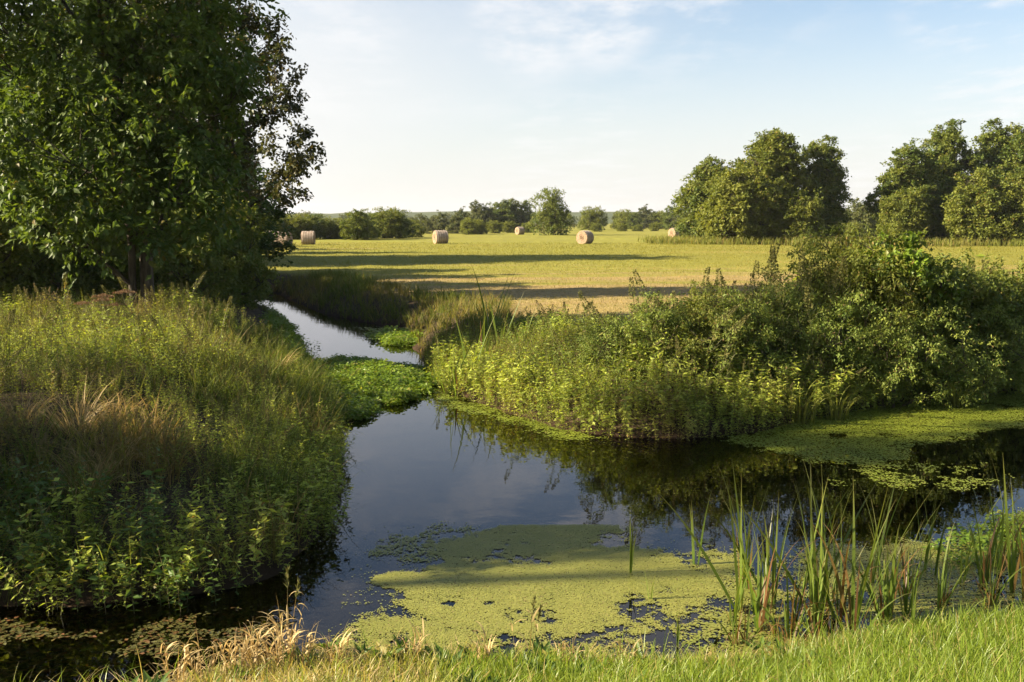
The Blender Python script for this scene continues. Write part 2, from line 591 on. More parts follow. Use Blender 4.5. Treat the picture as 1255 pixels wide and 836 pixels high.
gx = axis(-17, 16, 0.14, -2600, 2600)
gy = axis(1.5, 27, 0.14, -60, 3200, 1.06)
X, Y = np.meshgrid(gx, gy)
Zt = ground(X, Y)
nx, ny = len(gx), len(gy)
ii = (np.arange(ny - 1)[:, None] * nx + np.arange(nx - 1)[None]).ravel()
Q = np.stack([ii, ii + 1, ii + nx + 1, ii + nx], 1)
sdv, giv, _ = water_sd(X, Y)
g = G()
Av = np.stack([sdv, giv.astype(float), np.zeros(len(sdv))], 1)
g.add(np.stack([X.ravel(), Y.ravel(), Zt.ravel()], 1), np.concatenate([Q[:, :3], Q[:, [0, 2, 3]]]), 0, Av)

m, t = new_mat('meadow_ground')
out = nd(t, 'ShaderNodeOutputMaterial')
p = nd(t, 'ShaderNodeBsdfPrincipled')
geo = nd(t, 'ShaderNodeNewGeometry')
at_ = nd(t, 'ShaderNodeAttribute', attribute_name='var')
sp = nd(t, 'ShaderNodeSeparateXYZ')
ln(t, at_.outputs['Vector'], sp.inputs[0])


def tnoise(scale, detail=6, stretch=(1, 1, 1), rough=.6):
    mp = nd(t, 'ShaderNodeMapping')
    mp.inputs['Scale'].default_value = stretch
    ln(t, geo.outputs['Position'], mp.inputs[0])
    n = nd(t, 'ShaderNodeTexNoise')
    n.inputs['Scale'].default_value = scale
    n.inputs['Detail'].default_value = detail
    n.inputs['Roughness'].default_value = rough
    ln(t, mp.outputs[0], n.inputs['Vector'])
    return n.outputs['Fac']


n_fine = tnoise(9, 8)
n_row = tnoise(0.25, 6, (0.18, 1.5, 1), .68)
n_big = tnoise(0.06, 4, (0.5, 1, 1))
green = rgbmix(t, maprange(t, n_fine, .3, .7), (0.125, 0.130, 0.022), (0.265, 0.235, 0.045))
straw = rgbmix(t, maprange(t, n_fine, .3, .7), (0.19, 0.13, 0.055), (0.34, 0.25, 0.11))
spos = nd(t, 'ShaderNodeSeparateXYZ')
ln(t, geo.outputs['Position'], spos.inputs[0])
# the hay has been cleared less well near the stream: straw left lying in swathes
near_edge = maprange(t, spos.outputs[1], 66, 26, 0.0, 0.30)
sw = mathn(t, 'ADD', n_row, near_edge)
fieldc = rgbmix(t, maprange(t, sw, .58, .80), green, straw)
fieldc = rgbmix(t, maprange(t, n_big, .45, .7, 0, .35), fieldc, (0.23, 0.24, 0.035))
soil = rgbmix(t, maprange(t, n_fine, .3, .7), (0.030, 0.022, 0.013), (0.085, 0.060, 0.032))
lawn = rgbmix(t, maprange(t, n_fine, .3, .7), (0.06, 0.075, 0.018), (0.15, 0.14, 0.04))
isnear = mathn(t, 'LESS_THAN', sp.outputs[1], 0.5)
landc = rgbmix(t, isnear, fieldc, lawn)
isbank = maprange(t, sp.outputs[0], 3.6, 1.6)
isleft = mathn(t, 'GREATER_THAN', sp.outputs[1], 2.5)
isleft = mathn(t, 'MULTIPLY', isleft, maprange(t, sp.outputs[0], 14, 8))
isbank = mathn(t, 'MAXIMUM', mathn(t, 'MULTIPLY', isbank, mathn(t, 'SUBTRACT', 1, isnear)), isleft)
c = rgbmix(t, isbank, landc, soil)
c = rgbmix(t, maprange(t, sp.outputs[0], .25, .0), c, (0.035, 0.022, 0.012))
ln(t, c, p.inputs['Base Color'])
p.inputs['Roughness'].default_value = .95
p.inputs['Specular IOR Level'].default_value = .1
b = nd(t, 'ShaderNodeBump')
b.inputs['Strength'].default_value = .7
b.inputs['Distance'].default_value = .08
ln(t, mathn(t, 'ADD', n_fine, n_row), b.inputs['Height'])
ln(t, b.outputs[0], p.inputs['Normal'])
ln(t, p.outputs[0], out.inputs[0])
tag(g.build('ground', [m], smooth=True), kind='structure')

# water: a clear skin over brown peaty water
m, t = new_mat('stream_water')
out = nd(t, 'ShaderNodeOutputMaterial')
fr = nd(t, 'ShaderNodeFresnel')
fr.inputs['IOR'].default_value = 1.31
gl = nd(t, 'ShaderNodeBsdfGlossy')
gl.inputs['Roughness'].default_value = 0.012
gl.inputs['Color'].default_value = (.95, .95, 1, 1)
tr = nd(t, 'ShaderNodeBsdfTransparent')
tr.inputs['Color'].default_value = (0.30, 0.19, 0.085, 1)
geo = nd(t, 'ShaderNodeNewGeometry')
n1 = nd(t, 'ShaderNodeTexNoise')
n1.inputs['Scale'].default_value = 2.2
n1.inputs['Detail'].default_value = 3
ln(t, geo.outputs['Position'], n1.inputs['Vector'])
b = nd(t, 'ShaderNodeBump')
b.inputs['Strength'].default_value = 0.05
b.inputs['Distance'].default_value = 0.05
ln(t, n1.outputs['Fac'], b.inputs['Height'])
ln(t, b.outputs[0], gl.inputs['Normal'])
mx = nd(t, 'ShaderNodeMixShader')
ln(t, fr.outputs[0], mx.inputs[0])
ln(t, tr.outputs[0], mx.inputs[1])
ln(t, gl.outputs[0], mx.inputs[2])
ln(t, mx.outputs[0], out.inputs[0])
g = G()
g.add([(-60, -2, 0), (60, -2, 0), (60, 70, 0), (-60, 70, 0)], [[0, 1, 2], [0, 2, 3]], 0, np.zeros((4, 3)))
tag(g.build('water', [m]), kind='structure')

# low wooded ridge far away
g = G()
hx = np.linspace(-1500, 1500, 160)
prof = 5 + 13 * fbm(hx, hx * 0, .0035, 4, 3) + 5 * np.clip((hx - 60) / 300, 0, 1)
rows = [(780, 0.0), (840, .45), (930, .9), (1050, 1.0), (1300, .5), (1500, 0)]
V = np.concatenate([np.stack([hx, np.full(160, yy) + 40 * fbm(hx, hx * 0 + yy, .01, 2), prof * k + (fbm(hx, hx * 0 + yy, .06, 3, 1) - .5) * 3 * (k > 0)], 1) for yy, k in rows])
i = (np.arange(5)[:, None] * 160 + np.arange(159)[None]).ravel()
g.add(V, np.concatenate([np.stack([i, i + 1, i + 161], 1), np.stack([i, i + 161, i + 160], 1)]), 0, np.zeros((len(V), 3)))
M['hill'] = simple_mat('hill', (0.035, 0.05, 0.02), (0.085, 0.10, 0.04), .08, .9, .8)
tag(g.build('hills', ['hill']), kind='structure')

# ------------------------------------------------------------------ plant makers


def rand_dirs(n):
    return norm(rng.normal(0, 1, (n, 3)))


def tree_parts(blobs, base, trunk_r, top, leaf, clump_r=.55, per_m3=3.2, leaves_per=90, fork=.0, shell=.55, stems=1, lean=(0, 0), gap=.0, leafset=LEAF4, leafF=LEAF4F, aspect=.62, age_rate=.03, tint=(.1, .9)):
    """a woody plant: wandering trunk, limbs and twigs to leaf clumps that fill the given blobs -> (wood, crown)"""
    wood, crown = G(), G()
    base = np.array(base, float)
    cs = []
    for (x, y, z, rx, ry, rz) in blobs:
        n = max(3, int(4.19 * rx * ry * rz * per_m3))
        d = rand_dirs(n) * (shell + (1 - shell) * rng.random((n, 1))) * np.array([[rx, ry, rz]])
        cs.append(np.array([[x, y, z]]) + d)
    C = np.concatenate(cs)
    C = C[rng.random(len(C)) > gap]
    C += rng.normal(0, .12 * clump_r, C.shape)
    # trunks
    S = 14
    tt = np.linspace(0, 1, S)
    trunks = []
    for k in range(stems):
        off = np.array([0, 0, 0.]) if k == 0 else np.array([U(-.25, .25), U(-.25, .25), 0]) * (1 + trunk_r * 3)
        w = np.cumsum(rng.normal(0, .035 * (top - base[2]) / S * 2, (S, 3)), 0)
        w[:, 2] = 0
        w -= w[0]
        sx, sy = lean[0] + (U(-.16, .16) if k else 0), lean[1] + (U(-.16, .16) if k else 0)
        P = base + off + w + np.stack([tt * sx * (top - base[2]), tt * sy * (top - base[2]), tt * (top - base[2])], 1)
        P[0, 2] -= .15
        rad = trunk_r * (1 if k == 0 else U(.45, .8)) * (1 - .88 * tt ** 1.1)
        rad[0] *= 1.35
        wood.tubes(P[None], rad[None], 9, 0)
        trunks.append((P, rad))
    TP = np.concatenate([p for p, _ in trunks])
    TR = np.concatenate([r for _, r in trunks])
    # primaries
    npri = max(4, min(len(C) // 7, 26))
    pri = rng.choice(len(C), npri, replace=False)
    bp, br = [], []
    for i in pri:
        c = C[i]
        hd = np.linalg.norm(TP[:, :2] - c[:2], axis=1)
        want = c[2] - hd * .75
        j = np.argmin(np.abs(TP[:, 2] - want) + hd * .35 + (TP[:, 2] > c[2]) * 2)
        a = TP[j]
        mid = (a + c) / 2 + np.array([U(-.2, .2), U(-.2, .2), U(.0, .25)]) * np.linalg.norm(c - a) * .5
        s = np.linspace(0, 1, 8)[:, None]
        P = (1 - s) ** 2 * a + 2 * s * (1 - s) * mid + s ** 2 * c
        P[1:-1] += rng.normal(0, .02 * np.linalg.norm(c - a), (6, 3))
        bp.append(P)
        br.append(np.maximum(.006, min(TR[j] * .6, .02 + .018 * np.linalg.norm(c - a)) * (1 - .85 * s[:, 0])))
    wood.tubes(np.array(bp), np.array(br), 5, 0)
    BP = np.concatenate([p[2:] for p in bp])
    sec = []
    for i in range(len(C)):
        c = C[i]
        d = np.linalg.norm(BP - c, axis=1) + (BP[:, 2] > c[2]) * .3
        a = BP[np.argmin(d)]
        if np.linalg.norm(a - c) < .05:
            continue
        s = np.linspace(0, 1, 5)[:, None]
        mid = (a + c) / 2 + rng.normal(0, .12, 3) * np.linalg.norm(c - a)
        sec.append((1 - s) ** 2 * a + 2 * s * (1 - s) * mid + s ** 2 * c)
    sec = np.array(sec)
    wood.tubes(sec, np.linspace(max(.008, leaf * .14), .003, 5)[None], 3, 0)
    # leaves: sprays of twigs round every clump
    n = len(C)
    k = leaves_per
    ctr = np.array([np.mean(TP[:, 0]), np.mean(TP[:, 1]), 0])
    outw = norm((C - ctr) * np.array([1, 1, .25]))
    tw = 7
    D = norm(rng.normal(0, 1, (n, tw, 3)) * np.array([1, 1, .75]) + outw[:, None] * .45)
    sz = clump_r * rng.uniform(.6, 1.25, n)
    ct = rng.uniform(*tint, n)
    ti = rng.integers(0, tw, (n, k))
    Dk = np.take_along_axis(D, ti[..., None], 1)
    s = rng.random((n, k, 1)) ** .75
    P = C[:, None] + Dk * s * sz[:, None, None] + rng.normal(0, .13 * clump_r, (n, k, 3))
    P[..., 2] -= .15 * sz[:, None] * s[..., 0] ** 2
    Yd = Dk * .5 + rng.normal(0, .6, (n, k, 3)) + np.array([0, 0, -.35])
    Nn = rng.normal(0, .55, (n, k, 3)) + np.array([0, 0, 1.0]) + outw[:, None] * .35
    ls = leaf * rng.uniform(.65, 1.25, n * k)
    tn = np.clip(ct[:, None] + rng.normal(0, .16, (n, k)), 0, 1).ravel()
    ag = (rng.random(n * k) < age_rate) * rng.uniform(.3, 1, n * k)
    crown.leaves(P.reshape(-1, 3), Yd.reshape(-1, 3), Nn.reshape(-1, 3), ls * aspect, ls, 0, tn, ag, leafset, leafF)
    return wood, crown


def make_tree(name, label, cat, group, blobs, base, leafmat, **kw):
    """blobs in world coordinates; the thing's Empty stands at its base"""
    bx, by = base
    bz = gz(bx, by)
    loc = np.array([bx, by, bz])
    bl = [(x - bx, y - by, z - bz, rx, ry, rz) for x, y, z, rx, ry, rz in blobs]
    top = kw.pop('top') - bz
    w, c = tree_parts(bl, (0, 0, 0), top=top, **kw)
    r = tag(empty(name, loc), label, cat, group)
    w.build('trunk', ['bark'], r, smooth=True)
    c.build('crown', [leafmat], r)
    return r


def round_blobs(H, Rr, z0, n, narrow=.6, seed_sd=.28):
    out = []
    for i in range(n):
        f = (i + .5) / n
        z = z0 + (H - z0) * f
        e = math.sin(math.pi * min(.98, .12 + .80 * f ** narrow)) ** .7
        a = i * 2.4 + U(-.4, .4)
        rr = Rr * e
        q = U(.15, .62)
        r = rr * U(.42, .62) + .12 * Rr
        out.append((math.cos(a) * rr * q, math.sin(a) * rr * q, z, r * U(.9, 1.2), r * U(.9, 1.2), r * U(.75, 1.1)))
    return out


# --- big trees on the left bank
k = 1.13
def nearer(bl):
    return [(x * k, y * k, 3.2 + (z - 3.2) * k, a * k, b * k, c * k) for x, y, z, a, b, c in bl]

T1 = nearer([(-9.2, 18.6, 4.7, 1.15, 1.2, 1.3), (-8.3, 18.2, 3.3, 1.0, 1.0, .95), (-7.3, 18.7, 4.3, 1.1, 1.2, .9), (-6.9, 18.2, 2.9, .9, .6, .6), (-6.2, 18.4, 3.2, .8, .7, .65), (-7.7, 18.1, 3.0, .7, .6, .55), (-5.9, 19.2, 3.2, .7, .9, .8), (-6.3, 19, 5.0, 1.25, 1.5, 1.4),
             (-7.9, 19, 5.9, 1.5, 1.4, 1.3), (-9.9, 19, 6.9, 1.5, 1.5, 1.3), (-6.2, 19.5, 7.0, 1.3, 1.5, 1.3), (-7.6, 18.6, 8.6, 1.8, 1.7, 1.5), (-10.5, 19.5, 9, 1.7, 1.7, 1.6),
             (-8.2, 20, 10.6, 2.0, 2, 1.7), (-6.4, 20, 9.4, 1.4, 1.6, 1.5), (-11.3, 20, 6.6, 1.2, 1.3, 1.2), (-7.2, 19.4, 4.2, 1.2, 1.2, 1.2),
             (-12.2, 20.5, 10.2, 1.6, 1.6, 1.6), (-12.6, 20.2, 8.2, 1.3, 1.4, 1.2), (-6.2, 18.4, 3.9, 1.0, .9, 1.0), (-5.7, 19, 6.1, .9, 1.1, 1.0), (-9.9, 18.4, 8.4, 1.3, 1.2, 1.1), (-5.6, 19.2, 8.3, .9, 1, 1)])
make_tree('broadleaf_tree', 'tall dense green tree with dark trunk standing among weeds on the left bank', 'tree', None, T1, (xat(185, 21.6), 21.6), 'tree_leaf',
          trunk_r=.15, top=12, leaf=.165, clump_r=.65, per_m3=2.3, leaves_per=120, stems=3, lean=(-.10, .03), leafset=LEAF5, leafF=LEAF5F, aspect=.55, shell=.5)
T2 = [(-7.0, 32, 5.5, .9, 1.1, .9), (-7.1, 32, 4.3, .8, 1, .6), (-7.4, 32, 7.0, .95, 1.2, .95), (-7.9, 32, 8.6, 1.0, 1.2, 1.0), (-8.8, 32.4, 9.9, 1.0, 1.3, 1.0), (-9.6, 33, 5.2, 1.4, 1.5, 1.5),
      (-9.6, 32.4, 7.6, 1.4, 1.5, 1.4), (-10.6, 33, 9.5, 1.6, 1.6, 1.5), (-10.4, 33, 3.2, 1.2, 1.2, 1.0), (-8.8, 32, 3.6, .8, 1, .7), (-11.6, 33.4, 7, 1.5, 1.5, 2)]
make_tree('aspen_tree', 'brown-tinged lacy tree leaning out over the bright upper channel', 'tree', None, T2, (-9.6, 32.6), 'rust_leaf',
          trunk_r=.2, top=10.4, leaf=.135, clump_r=.45, per_m3=5.2, leaves_per=85, stems=2, lean=(.02, 0), age_rate=.1, gap=.05, aspect=.75)

# --- dark trees further left
DK = []
for j in range(3):
    H = (11.5, 14, 17.5)[j]
    bl = round_blobs(H, H * .27, 1.4, 15)
    w, c = tree_parts(bl, (0, 0, 0), .2, H * .9, .21, clump_r=.8, per_m3=1.0, leaves_per=110, stems=1 + j % 2, aspect=.7, tint=(0, .7))
    DK.append((w.mesh('trunk', ['bark'], True), c.mesh('crown', ['tree_leaf'])))


def tree_from(meshes, name, loc, rz, sc, label, cat='tree', group=None):
    r = tag(empty(name, loc, rz), label, cat, group)
    r.scale = (sc, sc, sc) if np.isscalar(sc) else sc
    for nm, me in zip(('trunk', 'crown'), meshes):
        o = bpy.data.objects.new(nm, me)
        COL.objects.link(o)
        o.parent = r
    return r


for i, (x, y, j, sc, lab) in enumerate([
        (-15.6, 31.5, 0, (.9, .9, .62), None), (-13.2, 36.5, 0, (.85, .85, .6), None), (-19.5, 37, 1, (.9, .9, .62), None), (-12.8, 43, 0, (.85, .85, .55), None),
        (-24, 33, 1, (1, 1, .66), None), (-18, 47, 1, (1, 1, .6), None), (-16.0, 56, 0, (.95, .95, .7), None), (-22.5, 59, 2, .95, None), (-27, 62, 2, 1.0, None), (-24.5, 72, 0, .8, None), (-31, 80, 0, .8, None), (-32, 46, 1, (.9, .9, .7), None)]):
    tree_from(DK[j], 'shade_tree', (x, y, gz(x, y) - .05), i * 1.7, sc, 'dark shaded tree in the grove behind the big left bank tree', group='dark trees of the left grove')

# a tree beyond the left edge of the view; its shade falls across the foot of the bank and the pool
tree_from(DK[0], 'shade_tree', (-13.2, 8.2, gz(-13.2, 8.2) - .05), 0.0, (.5, .42, .74), 'leafy tree beyond the left edge of the view on the near bank')
for y0, bl, lab in ((9.8, [(0, 0, 9.6, 1.5, 1.4, .9), (.3, .2, 11.0, 1.7, 1.5, 1.0), (.6, .5, 13.2, 1.8, 1.7, 1.2), (-.5, -.5, 14.4, 1.8, 1.7, 1.2), (.3, .1, 16.6, 1.7, 1.7, 1.3), (-.4, .4, 18.0, 1.3, 1.3, 1.0)], 'unseen tall bare-stemmed tree added for its shade beyond the left edge of the view, farther from the camera'),  # added trees out of view, crown heights set by where their shade should land
                    (14.4, [(0, 0, 14.6, 1.6, 1.6, 1.0), (.4, .4, 15.8, 1.7, 1.9, 1.1), (-.3, -.3, 17.4, 1.5, 1.6, 1.1)], 'unseen tall bare-stemmed tree added for its shade beyond the left edge of the view, farthest from the camera'),
                    (7.0, [(0, 0, 9.4, 1.5, 1.4, .8), (.3, .3, 10.6, 1.6, 1.6, 1.0), (-.2, -.3, 11.8, 1.3, 1.4, .8)], 'unseen shorter bare-stemmed tree added for its shade beyond the left edge of the view, between two taller ones'),
                    (5.3, [(0, 0, 14.3, 1.6, 1.5, 1.1), (.4, .3, 16.0, 1.7, 1.7, 1.2), (-.3, -.3, 17.6, 1.4, 1.5, 1.1)], 'unseen tall bare-stemmed tree added for its shade beyond the left edge of the view, nearer the camera')):
    make_tree('shade_tree', lab, 'tree', None, [(-25 + a, y0 + b_, c_ + .9, d_, e_, f_) for a, b_, c_, d_, e_, f_ in bl], (-25, y0), 'tree_leaf', trunk_r=.22, top=bl[-1][2] + .6, leaf=.16, clump_r=.6, per_m3=1.6, leaves_per=90)

# --- generic bushy prototypes for shrubs and hedge
SH = []
for j, (mat, H, W, leaf) in enumerate([('alder_leaf', 3.4, 1.9, .12), ('olive_leaf', 3.0, 2.0, .12), ('hedge_leaf', 5.5, 2.6, .2), ('hedge_leaf', 7.0, 2.4, .22), ('alder_leaf', 6.0, 2.5, .2), ('olive_leaf', 4.2, 2.8, .17)]):
    bl = round_blobs(H, W, .35, 9, .7)
    w, c = tree_parts(bl, (0, 0, 0), .05 + .012 * H, H * .8, leaf, clump_r=.16 * W + .1, per_m3=60 / (H * W * W), leaves_per=80, stems=3, aspect=.7)
    SH.append((w.mesh('trunk', ['bark'], True), c.mesh('crown', [mat])))
for i, (u, y, j, sc) in enumerate([(306, 34, 0, .5), (284, 31, 0, .7), (270, 30, 0, .9), (236, 27, 0, .8), (60, 26, 0, .95), (10, 25, 0, 1.0), (110, 28, 0, 1.0), (-30, 23.5, 0, 1.0), (160, 30, 0, 1.0), (205, 30, 0, .9)]):
    x = xat(u, y)
    tree_from(SH[j], 'understory_bush', (x, y, gz(x, y) - .05), i * 2.1, sc, 'dark leafy bush in the shade under the left grove', 'bush', 'dark bushes under the left grove')

x = -6.9  # bush added out of view to shade the foot of the left bank
tree_from(SH[0], 'occluder_bush', (x, 8.7, gz(x, 8.7) - .05), .8, (.8, .72, .86), 'unseen leafy bush added for its shade on the left bank just beyond the left edge of the view', 'bush')

# --- alder group and right group
AL = []
for j, (H, W, n, mat, leaf) in enumerate([(13.0, 4.6, 17, 'olive_leaf', .27), (12.5, 3.6, 16, 'alder_leaf', .27), (9.5, 3.4, 13, 'alder_leaf', .25), (13.5, 3.3, 17, 'alder_leaf', .26), (7.5, 3.4, 11, 'olive_leaf', .24)]):
    bl = round_blobs(H, W, 1.0, n, .75)
    for _ in range(9):
        a_, f_ = U(0, 6.28), U(.45, 1.02)
        q_ = W * .95 * math.sqrt(max(0, 1 - (max(f_, .5) - .5) ** 2 * 3.6))
        bl.append((math.cos(a_) * q_ * U(.55, 1), math.sin(a_) * q_ * U(.55, 1), 1 + (H - .6) * f_, .55, .55, U(.7, 1.1)))
    w, c = tree_parts(bl, (0, 0, 0), .17, H * .95, leaf, clump_r=.66, per_m3=1.7 if W > 4 else 2.2, leaves_per=62, stems=3, aspect=.75, age_rate=.04, gap=.14, tint=(0, 1))
    AL.append((w.mesh('trunk', ['bark'], True), c.mesh('crown', [mat])))
D0 = 104.0
for u, dy, j, sc, rz, name, lab in [
        (868, 3, 2, .94, 0.3, 'alder_tree', 'greyish alder at the left end of the middle tree clump'),
        (897, -3, 4, 1.05, 1.5, 'alder_tree', 'low olive alder on the left flank of the middle tree clump'),
        (940, 0, 0, .93, 2.2, 'alder_tree', 'broad tallest yellow-green alder of the middle tree clump'),
        (1000, 2, 3, .86, 4.0, 'alder_tree', 'slender darker alder at the right end of the middle tree clump'),
        (975, -4, 4, .72, 5.0, 'alder_tree', 'short alder in front of the middle tree clump'),
        (1104, 0, 1, .86, 0.9, 'field_tree', 'pointed green tree at the left end of the right-hand clump'),
        (1150, 4, 3, 1.0, 2.9, 'field_tree', 'second tall tree of the right-hand clump with open pointed top'),
        (1210, 6, 3, 1.02, 1.2, 'field_tree', 'tallest dark tree of the right-hand clump with a narrow tip'),
        (1250, 2, 1, .98, 3.6, 'field_tree', 'dark tree cut by the right edge of the photo'),
        (1100, -4, 4, .75, 2.6, 'field_tree', 'low bushy tree at the left foot of the right-hand clump'),
        (1190, -7, 4, 1.0, .4, 'field_tree', 'low brownish bushy tree at the foot of the right-hand clump'),
        (1245, -8, 4, .95, 4.4, 'field_tree', 'low bushy tree at the right foot of the right-hand clump')]:
    y = D0 + dy
    x = xat(u, y)
    tree_from(AL[j], name, (x, y, gz(x, y) - .1), rz, (sc * 1.05, sc * 1.05, sc * .91), lab)
x = xat(675, 165)
tree_from(SH[0], 'field_tree', (x, 165, gz(x, 165) - .1), 1.0, (2.0, 2.0, 2.15), 'lone rounded tree standing in the field between two hay bales')

# --- hedge at the far side of the field
hedge = []
for u, y, j, h in [(300, 118, 0, 3.0), (330, 120, 1, 3.6), (352, 122, 0, 3.5), (368, 122, 5, 3.6), (388, 124, 0, 3.8), (408, 126, 1, 3.2), (424, 126, 5, 3.0), (440, 120, 4, 4.6), (452, 123, 0, 3.9), (474, 130, 5, 4.6), (489, 132, 0, 4.6),
                   (506, 140, 1, 3.0), (525, 185, 3, 3.6), (541, 185, 3, 5.2), (560, 190, 2, 4.2), (575, 175, 5, 3.4), (588, 178, 5, 3.0), (566, 205, 3, 6.2), (584, 215, 2, 7.4), (596, 215, 3, 7.0), (606, 220, 3, 6.6), (616, 220, 4, 8.6), (627, 222, 2, 8.0), (640, 224, 4, 8.4), 
                   (606, 190, 5, 2.8), (625, 195, 5, 2.6), (645, 195, 1, 2.4), (724, 240, 5, 6.4), (752, 275, 3, 5.2), (764, 270, 5, 6.0), (775, 265, 4, 5.6), (787, 290, 3, 8.4), (797, 300, 2, 6.5), (808, 290, 5, 6), (820, 250, 4, 7.5), (833, 240, 3, 7.0),
                   (1046, 150, 2, 6.4), (1060, 155, 4, 6.0), (1030, 160, 5, 5.0), (1040, 140, 1, 2.6), (845, 150, 5, 4.0), (730, 210, 5, 2.2), (760, 215, 1, 2.0), (800, 220, 5, 2.2), (780, 215, 1, 1.8), (510, 200, 3, 4.0), (519, 220, 2, 4.4), (533, 230, 2, 4.0)]:
    x = xat(u, y)
    H0 = (3.4, 3.0, 5.5, 7.0, 6.0, 4.2)[j]
    s = h / H0 * (.80 if u < 530 else .80)
    tree_from(SH[j], 'hedge_bush' if j in (0, 1, 5) else 'hedge_tree', (x, y, gz(x, y) - .1), U(0, 6.2), (s * U(1.1, 1.4), s * U(1.1, 1.4), s),
              'rounded bush in the hedge line at the far side of the hay field' if j in (0, 1, 5) else 'small tree rising from the hedge line at the far side of the hay field',
              'bush' if j in (0, 1, 5) else 'tree', 'bushes of the far hedge' if j in (0, 1, 5) else 'trees of the far hedge')
# woods behind the hedge on the horizon, one mass
gw = G()
arrs = []
for j in (2, 3):
    H, W = (6.5, 2.9)
    w, c = tree_parts(round_blobs(H, W, .3, 7, .7), (0, 0, 0), .12, H * .8, .42, clump_r=.9, per_m3=.5, leaves_per=26, aspect=.8)
    arrs.append(c.arrays())
xs = np.concatenate([U(-260, 330, 330)])
ys = 330 + 130 * rng.random(len(xs)) + 60 * fbm(xs, xs * 0, .01, 2)
keep = fbm(xs, ys, .012, 3, 4) > .42
xs, ys = xs[keep], ys[keep]
for j in range(2):
    q = np.arange(len(xs)) % 2 == j
    gw.stamp(arrs[j], np.stack([xs[q], ys[q], ground(xs[q], ys[q]) - .2], 1), U(.45, .95, q.sum()), U(-.2, .2, q.sum()), .05)
tag(gw.build('far_woods', ['hedge_leaf']), 'hazy low woods along the horizon behind the hay field', 'woods', kind='stuff')

# ------------------------------------------------------------------ hay bales


def make_bale():
    r = empty('hay_bale')
    g = G()
    L, Rr, n, rows = 1.25, .70, 48, 13
    xs = np.linspace(-L / 2, L / 2, rows)
    a = np.arange(n) / n * 2 * math.pi
    P = np.zeros((rows, n, 3))
    for i, x in enumerate(xs):
        e = 1 - .05 * abs(x / (L / 2)) ** 6
        rr = Rr * e + (fbm(np.cos(a) * 3 + 9, np.sin(a) * 3 + x * 5 + 9, 2.2, 3) - .5) * .07
        P[i, :, 0] = x + rng.normal(0, .006, n)
        P[i, :, 1] = np.cos(a) * rr
        P[i, :, 2] = np.maximum(np.sin(a) * rr + Rr, .035 + .01 * np.sin(a * 9)) - .04
    i = np.arange(rows - 1)[:, None] * n
    jj = np.arange(n)[None]
    q = np.stack([i + jj, i + (jj + 1) % n, i + n + (jj + 1) % n, i + n + jj], -1).reshape(-1, 4)
    g.add(P.reshape(-1, 3), np.concatenate([q[:, :3], q[:, [0, 2, 3]]]), 0, np.zeros((rows * n, 3)))
    # loose straw sticking out of the wrap
    k = 260
    ca = U(0, 6.283, k)
    O = np.stack([U(-L / 2, L / 2, k), np.cos(ca) * Rr, np.sin(ca) * Rr + Rr - .04], 1)
    Dr = np.stack([U(-1, 1, k), np.cos(ca) * .5 - np.sin(ca) * U(-1, 1, k), np.sin(ca) * .5 + np.cos(ca) * U(-1, 1, k)], 1)
    g.leaves(O[O[:, 2] > .08], Dr[O[:, 2] > .08], rand_dirs((O[:, 2] > .08).sum()), .016, U(.06, .16, (O[:, 2] > .08).sum()), 0, .5)
    g.build('wrapped_side', ['hay'], r, smooth=True)
    for sx in (-1, 1):
        e = G()
        rings = 9
        ctr = np.array([sx * (L / 2 - .02), 0, Rr - .04])
        V = [ctr]
        edge = P[0 if sx < 0 else -1]
        for k in range(1, rings + 1):
            f = k / rings
            pts = ctr * (1 - f) + edge * f
            pts = pts + np.array([sx * (.045 * math.sin(k * 2.6) * (1 - f) + .03 * (1 - f ** 3)), 0, 0]) + rng.normal(0, .008, (n, 3)) * (f < 1)
            V.append(pts)
        V = np.concatenate([V[0][None]] + V[1:])
        F = []
        for q2 in range(n):
            F.append((0, 1 + q2, 1 + (q2 + 1) % n))
        for k in range(rings - 1):
            o1, o2 = 1 + k * n, 1 + (k + 1) * n
            for q2 in range(n):
                b2 = (q2 + 1) % n
                F += [(o1 + q2, o2 + q2, o2 + b2), (o1 + q2, o2 + b2, o1 + b2)]
        e.add(V, F, 0, np.zeros((len(V), 3)))
        kk = 150
        rr2 = Rr * np.sqrt(rng.random(kk)) * .95
        aa = U(0, 6.283, kk)
        O = np.stack([np.full(kk, sx * (L / 2)), np.cos(aa) * rr2, np.sin(aa) * rr2 + Rr - .04], 1)
        Dr = np.stack([np.full(kk, sx * .6), -np.sin(aa) * 1, np.cos(aa)], 1) + rng.normal(0, .4, (kk, 3))
        e.leaves(O, Dr, rand_dirs(kk), .02, U(.06, .14, kk), 0, .5)
        e.build('straw_end', ['hay_end'], r)
    gn = G()
    for x in np.linspace(-.5, .5, 5):
        aa = np.linspace(.0, 2 * math.pi, 40)
        gn.tubes(np.stack([np.full(40, x), np.cos(aa) * (Rr + .022), np.maximum(np.sin(aa) * (Rr + .022) + Rr, .03) - .04], 1)[None], .007, 3, 0)
    gn.build('net_wrap', ['netting'], r)
    return r


